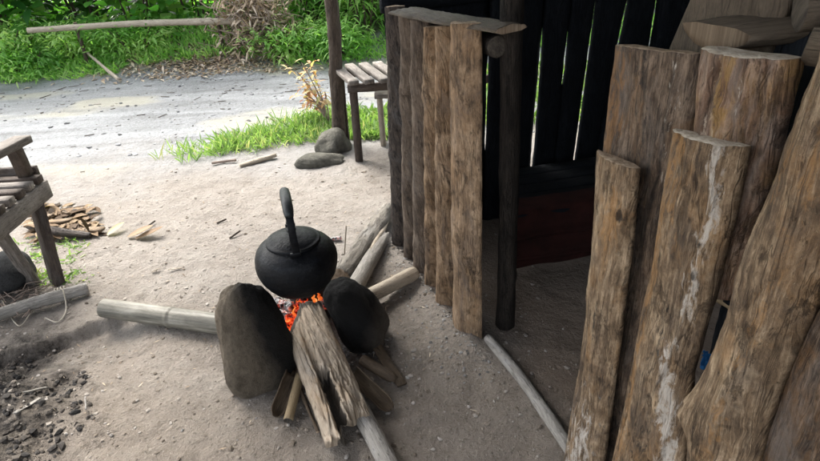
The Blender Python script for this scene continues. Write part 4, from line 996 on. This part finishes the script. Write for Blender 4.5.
mb = MB()
for i in range(70):
    p = G(random.uniform(-6, 44), random.uniform(286, 312), .01); a = random.uniform(0, 6.3); q = p+V((cos(a)*.05, sin(a)*.05, random.uniform(.0, .03))); t = q+V((random.uniform(-.06, .06), random.uniform(-.06, .06), -.01))
    log(mb, [p, q, t], random.uniform(.0012, .0028), nseg=5, step=.02, cap=0)
tag(mb.build('root_tangle', M_twig), 'tangle of thin dry roots on the ground under the left bench', 'roots', kind='stuff')
# ------------------------------------------------------------------ plants
def in_patch():
    while True:
        t = random.random()**.7; a = G(165, 160).lerp(G(345, 134), t); dep = lerp(.06, .75, t)
        p = a+V((random.gauss(0, .07), random.triangular(-.10, dep, dep*.35), 0))
        if nz(p.x*4, p.y*4, 3.) > -.14+random.gauss(0, .25): return p
def grass(name, n, fp, h, wd, mat, label, cat='grass', lean=.5, kind='stuff', grp=None, mat2=None, tuft=5):
    mb = MB()
    for i in range(n//tuft):
        c = fp(); cl = random.random()
        for k in range(tuft):
            p = c+V((random.gauss(0, .02), random.gauss(0, .02), 0)); p.z = gh(p.x, p.y)-.005
            d = V((random.gauss(0, lean), random.gauss(0, lean), 1)); L = h*random.uniform(.5, 1.3)
            leaf(mb, p, d, V((random.uniform(-1, 1), -1, .2)), L, wd*random.uniform(.7, 1.3), min(.99, max(.01, cl*.6+.4*random.random())), random.uniform(.1, .5), .2)
    return tag(mb.build(name, mat), label, cat, grp, kind)
grass('grass_patch', 2600, in_patch, .14, .008, M_grass, 'bright green grass growing along the near edge of the track')
grass('grass_patch', 1400, lambda: G(random.uniform(340, 392), random.uniform(112, 138)), .13, .012, M_grass, 'green grass under and behind the slatted table')
grass('grass_patch', 2600, lambda: V((random.uniform(.45, 2.4), random.uniform(4.0, 5.6), 0)), .2, .012, M_grass, 'green grass outside the far wall of the hut, seen through its slits')
grass('low_weeds', 420, lambda: G(random.choice((random.uniform(40, 66), random.uniform(60, 84), random.uniform(20, 45))), random.choice((random.uniform(240, 250), random.uniform(272, 283), random.uniform(250, 262)))), 0.05, .007, M_grass, 'small bright weeds under the left bench', 'weeds', 1.2)
grass('bank_grass', 7000, lambda: V(((random.uniform(-1.2, 3.) if random.random() < .5 else random.uniform(-6, -2.9)), 6.3+abs(random.gauss(0, .35)), 0)), .15, .014, M_leafnarrow, 'rank green grass along the far edge of the track', lean=.6)
grass('bank_tufts', 3200, lambda: V((random.gauss(-2.1, .8), random.uniform(6.5, 7.3), 0)), .16, .016, M_leafnarrow, 'pale green tufts growing through the brown litter')
grass('bank_cover', 9000, lambda: V((random.uniform(-8, 4.), random.uniform(7.1, 9.5), 0)), .2, .045, M_leafbroad, 'mixed green undergrowth covering the far bank', 'undergrowth', lean=.6)
# litter
mb = MB()
for i in range(2300):
    x = random.gauss(-1.95, .55); y = random.triangular(6.0, 7.3, 6.5); p = V((x, y, gh(x, y)+.01)); d = V((random.uniform(-1, 1), random.uniform(-1, 1), random.uniform(-.1, .5)))
    leaf(mb, p, d, V((0, 0, 1)), random.uniform(.03, .11), random.uniform(.01, .035), random.random(), .15, .4, 2)
tag(mb.build('leaf_litter', M_dry), 'brown dead leaves and straw along the far edge of the track', 'leaf litter', kind='stuff')
mb = MB()
for i in range(260):
    t = random.random(); x = random.uniform(-4.5, .4); y = random.triangular(3.2, 6.3, 6.0); a = random.gauss(0, .5); l = .01+.10*random.random()**3
    z = gh(x, y)+.004; log(mb, [(x, y, z), (x+cos(a)*l, y+sin(a)*l, gh(x+cos(a)*l, y+sin(a)*l)+.006)], random.uniform(.001, .003), nseg=5, step=.05, cap=0)
tag(mb.build('twig_litter', M_bark), 'dark twigs and debris strewn over the track', 'twigs', kind='stuff')
mb = MB()
for i in range(260):
    x = random.uniform(-1.9, .3); y = random.triangular(1.1, 3.6, 1.9); p = V((x, y, gh(x, y)+.003)); d = V((random.uniform(-1, 1), random.uniform(-1, 1), .05))
    leaf(mb, p, d, V((0, 0, 1)), random.uniform(.006, .03), random.uniform(.002, .005), random.random(), -.02, .2, 2)
tag(mb.build('straw_bits', M_dry), 'bits of straw and bark chips on the near ground', 'straw', kind='stuff')
def shrub(name, c, h, r, nl, L, W, mat, label, group, droop=.35, stems=7, spread=.9, seed=0):
    random.seed(seed); root = empty(name, (c[0], c[1], gh(c[0], c[1])), label, 'plant' if name != 'broadleaf_shrub' else 'shrub', group)
    ms, ml = MB(), MB(); z0 = gh(c[0], c[1]); tips = []
    for s in range(stems):
        a = random.uniform(0, 2*pi); k = random.uniform(.3, 1.); b = V((c[0]+cos(a)*r*.15, c[1]+sin(a)*r*.15, z0-.03))
        t = V((c[0]+cos(a)*r*k*spread, c[1]+sin(a)*r*k*spread, z0+h*random.uniform(.7, 1.1))); m = b.lerp(t, .5)+V((0, 0, h*.12))
        log(ms, [b, m, t], [(0, .014), (1, .004)], nseg=6, step=.12, cap=0); tips.append((b, m, t))
    clumps = [rv(1.) for _ in range(7)]
    for i in range(nl):
        b, m, t = random.choice(tips); q = random.random()**.75
        p = (b.lerp(m, q*2) if q < .5 else m.lerp(t, q*2-1))
        o_ = V((random.gauss(0, 1), random.gauss(0, 1), random.gauss(0, .5)))*r*.28; p = p+o_; p.z = max(p.z, gh(p.x, p.y)+.03)
        d = V((o_.x, o_.y, 0)).normalized()*.9+V((random.uniform(-.7, .7), random.uniform(-.7, .7), random.uniform(-.1, .9)))
        sh = min(.99, max(.01, .5+.9*nz(p.x*2.2+seed, p.y*2.2, p.z*2.8)+random.gauss(0, .14)))
        leaf(ml, p, d, V((random.uniform(-.4, .4), random.uniform(-.6, .2), 1)), L*random.uniform(.6, 1.25), W*random.uniform(.7, 1.2), sh, random.uniform(.1, droop*1.5), .2)
    ms.build('stem', M_bark, root); ml.build('leaves', mat, root); return root
sb = [(-5.6, 7.5, 1.5, 'lush broad leaved shrub at the far left edge'), (-4.55, 7.35, 1.3, 'broad leaved shrub at the left end of the bamboo rail'), (-3.75, 7.9, 1.7, 'deep green shrub beside the dark tree trunk'),
      (-3.0, 7.55, 1.4, 'broad leaved shrub behind the middle of the bamboo rail'), (-2.35, 7.7, 1.5, 'bright shrub at the right end of the bamboo rail'), (-1.5, 8.2, 1.7, 'tall shrub behind the dead brush pile'), (-5.0, 8.7, 2.1, 'taller shrub in the second row at far left'),
      (-3.4, 8.9, 2.2, 'taller shrub in the second row behind the bamboo rail'), (-2.0, 9.0, 2.2, 'taller shrub in the second row above the brush pile'), (-6.9, 8.0, 2., 'shrub beyond the left edge of the far bank')]
for i, (x, y, h, lab) in enumerate(sb):
    shrub('broadleaf_shrub', (x, y-.15), h, .75, 820, .22, .12, M_leafbroad if i not in (2, 5, 7) else M_leafdeep, lab, 'shrubs on the far bank', seed=100+i)
nb = [(-.95, 7.2, 1.2, 'feathery green clump right of the dead brush pile'), (-.35, 6.95, 1.2, 'feathery green clump directly behind the roof post'), (.25, 7.1, 1.4, 'feathery green clump above the slatted table'), (.9, 7.3, 1.5, 'feathery green clump hidden by the palings'),
      (-.6, 7.9, 1.8, 'taller feathery clump in the row behind the roof post'), (.4, 8., 1.9, 'taller feathery clump in the row above the table'), (1.6, 7.2, 1.5, 'feathery clump behind the dark hut, left'), (2.4, 7.4, 1.6, 'feathery clump behind the dark hut, middle'), (3.3, 7.6, 1.6, 'feathery clump behind the dark hut, right'), (1.4, 8.3, 2., 'taller feathery clump behind the hut')]
for i, (x, y, h, lab) in enumerate(nb):
    shrub('narrow_leaved_plant', (x, y), h, .6, 2000, .17, .026, M_leafnarrow, lab, 'feathery plants on the far bank', droop=.7, stems=12, seed=200+i)
hb = [(-5.5, 6.7, .5, 'low herb clump outside the left edge of the track'), (-3.85, 6.45, .35, 'small low herb clump nearest the track on the left'), (-4.9, 6.75, .5, 'low herb clump at the far left of the track edge'), (-4.2, 6.7, .55, 'low herb clump with the leaning dead stick'), (-3.5, 6.75, .5, 'low herb clump below the middle of the bamboo rail'), (-2.85, 6.75, .45, 'low herb clump left of the brown leaf litter'), (-1.15, 6.55, .4, 'low herb clump right of the brown leaf litter'), (-.55, 6.5, .45, 'low herb clump left of the roof post')]
for i, (x, y, h, lab) in enumerate(hb):
    shrub('low_herb', (x, y), h*.62, .42, 1200, .10, .022, M_leafnarrow, lab, 'low herbs at the far track edge', droop=.5, stems=9, seed=300+i)
random.seed(5)
# trees beyond
def tree(x, y, h, lab, seed):
    random.seed(seed); z0 = gh(x, y); root = empty('tree', (x, y, z0), lab, 'tree', 'trees beyond the far bank'); ms, ml = MB(), MB()
    log(ms, [(x, y, z0-.1), (x+.1, y, z0+h*.4), (x+.05, y+.1, z0+h*.75)], [(0, .13), (1, .05)], nseg=14, step=.1, ridge=.01)
    for k in range(9):
        a = random.uniform(0, 6.3); b = V((x+.07, y, z0+h*random.uniform(.3, .7))); t = b+V((cos(a)*h*.28, sin(a)*h*.28, h*random.uniform(.12, .3))); log(ms, [b, b.lerp(t, .5)+V((0, 0, .1)), t], [(0, .04), (1, .01)], nseg=7, step=.15)
        for i in range(330):
            p = b.lerp(t, random.uniform(.4, 1.1))+V((random.gauss(0, .35), random.gauss(0, .35), random.gauss(0, .28)))
            leaf(ml, p, rv(), V((0, 0, 1)), random.uniform(.12, .25), random.uniform(.06, .1), min(.99, max(.01, .5+.8*nz(p.x, p.y, p.z)+random.gauss(0, .1))), .3, .2, 2)
    ms.build('trunk', [M_bark, M_end], root); ml.build('crown', M_leafdeep if seed % 2 else M_leafbroad, root)
for i, (x, y, h, lab) in enumerate([(-4.0, 8.35, 3.4, 'tree whose dark trunk shows above the bamboo rail'), (-7.5, 11, 3.6, 'tree at the far left beyond the bank'), (-1.2, 11.5, 3.6, 'tree beyond the brush pile'), (1.8, 11.5, 3.6, 'tree beyond the feathery plants'), (5.2, 11, 3.6, 'tree beyond the hut at the right')]): tree(x, y, h, lab, 400+i)
random.seed(9)
# bamboo rail over the bank
a, b = AY(38, 30, 6.45), AY(236, 21, 6.6); mb = MB(); log(mb, [a-(b-a)*.05, a.lerp(b, .5)+V((0, 0, .02)), b], [(0, .028), (1, .036)], nseg=18, step=.03, nodes=[.4, .85, 1.3, 1.7], ridge=.001)
rail = mb.build('bamboo_rail', [M_pole, M_endpale]); tag(rail, 'long pale bamboo rail held up in front of the green shrubs', 'bamboo pole')
for t in (.18, .9):
    p = a.lerp(b, t); mb = MB(); log(mb, [(p.x, p.y+.05, gh(p.x, p.y)-.05), (p.x, p.y+.05, p.z+.05)], .02, nseg=8); mb.build('support', [M_bark, M_end], rail)
mb = MB(); log(mb, [AY(84, 50, 6.6), G(118, 79, .03)], [(0, .012), (1, .018)], nseg=8, seed=2.); tag(mb.build('dead_stick', [M_pole, M_endpale]), 'pale dead stick leaning from the herbs onto the track', 'stick', 'dead sticks at the track edge')
mb = MB(); log(mb, [G(200, 56, .05), G(236, 45, .14)], [(0, .012), (1, .016)], nseg=8, seed=2.); tag(mb.build('dead_stick', [M_pole, M_endpale]), 'pale dead stick lying on the brown litter left of the brush pile', 'stick', 'dead sticks at the track edge')
# dead brush pile
bp = empty('brush_pile', G(262, 56), 'pile of dead grey brown brush at the far track edge', 'brush pile'); ms, ml = MB(), MB(); bc = G(262, 60)
for i in range(420):
    p = bc+V((random.gauss(0, .19), random.gauss(.0, .12), random.uniform(0, .72))); d = rv(); d.z = abs(d.z)*.8; l = random.uniform(.08, .3)
    log(ms, [p, p+d*l*.5+rv(.03), p+d*l], random.uniform(.002, .007), nseg=5, step=.08, cap=0)
for i in range(2200):
    p = bc+V((random.gauss(0, .2), random.gauss(.0, .13), random.uniform(0, .75))); leaf(ml, p, rv(), rv(), random.uniform(.04, .11), random.uniform(.008, .03), random.random(), .3, .6, 3)
tag(ms.build('twigs', M_twig, bp), kind='stuff'); ml.build('dead_leaves', M_dry, bp)
# small plant with red-brown leaves beside the post
dp = empty('withering_plant', G(325, 128), 'withering plant with orange brown leaves beside the roof post', 'plant'); ms, ml = MB(), MB(); base = G(330, 125)
for k in range(10):
    a = random.uniform(0, 6.3); t = base+V((random.uniform(-.22, .06), random.uniform(-.1, .1), random.uniform(.18, .50))); log(ms, [base, base.lerp(t, .5)+V((0, 0, .05)), t], .004, nseg=5, step=.05, cap=0)
    for i in range(14):
        p = base.lerp(t, random.uniform(.6, 1.05))+V((random.gauss(0, .03), random.gauss(0, .03), random.gauss(0, .02))); leaf(ml, p, V((random.uniform(-1, 1), random.uniform(-1, 1), random.uniform(-.5, .5))), V((0, 0, 1)), random.uniform(.04, .09), random.uniform(.018, .032), random.random(), .3, .3)
ms.build('stem', M_twig, dp); ml.build('leaves', M_dryred, dp)
# dry leaves lying on the yard
def dryleaf(x, y, L, W, a, lab, mat=M_dry, r=.7, curl=-.25):
    mb = MB(); p = G(x, y); p.z = gh(p.x, p.y)+.006; leaf(mb, p, V((cos(a), sin(a), .05)), V((0, 0, 1)), L, W, r, curl, .5, 8); tag(mb.build('dry_leaf', mat), lab, 'leaf', 'dry leaves on the yard')
dryleaf(128, 238, .13, .06, .3, 'pale curled dry leaf on the yard, middle of three', r=.3); dryleaf(136, 240, .14, .05, .25, 'striped tan dry leaf on the yard, right one of three', r=.15); dryleaf(108, 237, .10, .05, .9, 'half green dry leaf on the yard, left one of three', M_grass, r=.98)
for (x0, y0, x1, y1, r, lab) in ((230, 238, 240, 231, .005, 'small dark twig on the yard left of the kettle'), (217, 223, 226, 219, .004, 'tiny dark twig above the small twig on the yard'), (148, 226, 155, 221, .004, 'small twig beside the dry leaves')):
    mb = MB(); log(mb, [G(x0, y0, .008), G(x1, y1, .012)], r, nseg=7, seed=x0); tag(mb.build('twig', M_bark), lab, 'twig', 'twigs on the yard')
for k in range(4):
    mb = MB(); x, y = (152, 163, 171, 182)[k], (272, 266, 276, 268)[k]; a = G(x, y, .006); b = a+V((random.uniform(-.07, .07), random.uniform(-.03, .03), .004)); board(mb, a, b, V((0, .004, 0)), V((0, 0, .0012)), k, .003, 3)
    tag(mb.build('wood_shaving', M_pole), ('leftmost', 'second from the left', 'third from the left', 'rightmost')[k]+' of the pale wood shavings on the yard above the bamboo pole', 'shaving', 'wood shavings above the bamboo pole')
for (x0, y0, x1, y1, W_, lab) in ((20, 384, 38, 368, .008, 'pale wood chip on the charcoal, upper one'), (12, 408, 34, 385, .009, 'curved brown bark strip lying on the charcoal'), (79, 382, 80, 396, .003, 'thin pale splinter at the edge of the charcoal')):
    mb = MB(); a = G(x0, y0, .09); b = G(x1, y1, .09); a.z = gh(a.x, a.y)+.014; b.z = gh(b.x, b.y)+.014; board(mb, a, b, (b-a).cross(V((0, 0, 1))).normalized()*W_*.8, V((0, 0, .002)), x0, .002, 6); tag(mb.build('wood_chip', M_greypole), lab, 'wood chip', 'chips on the charcoal')
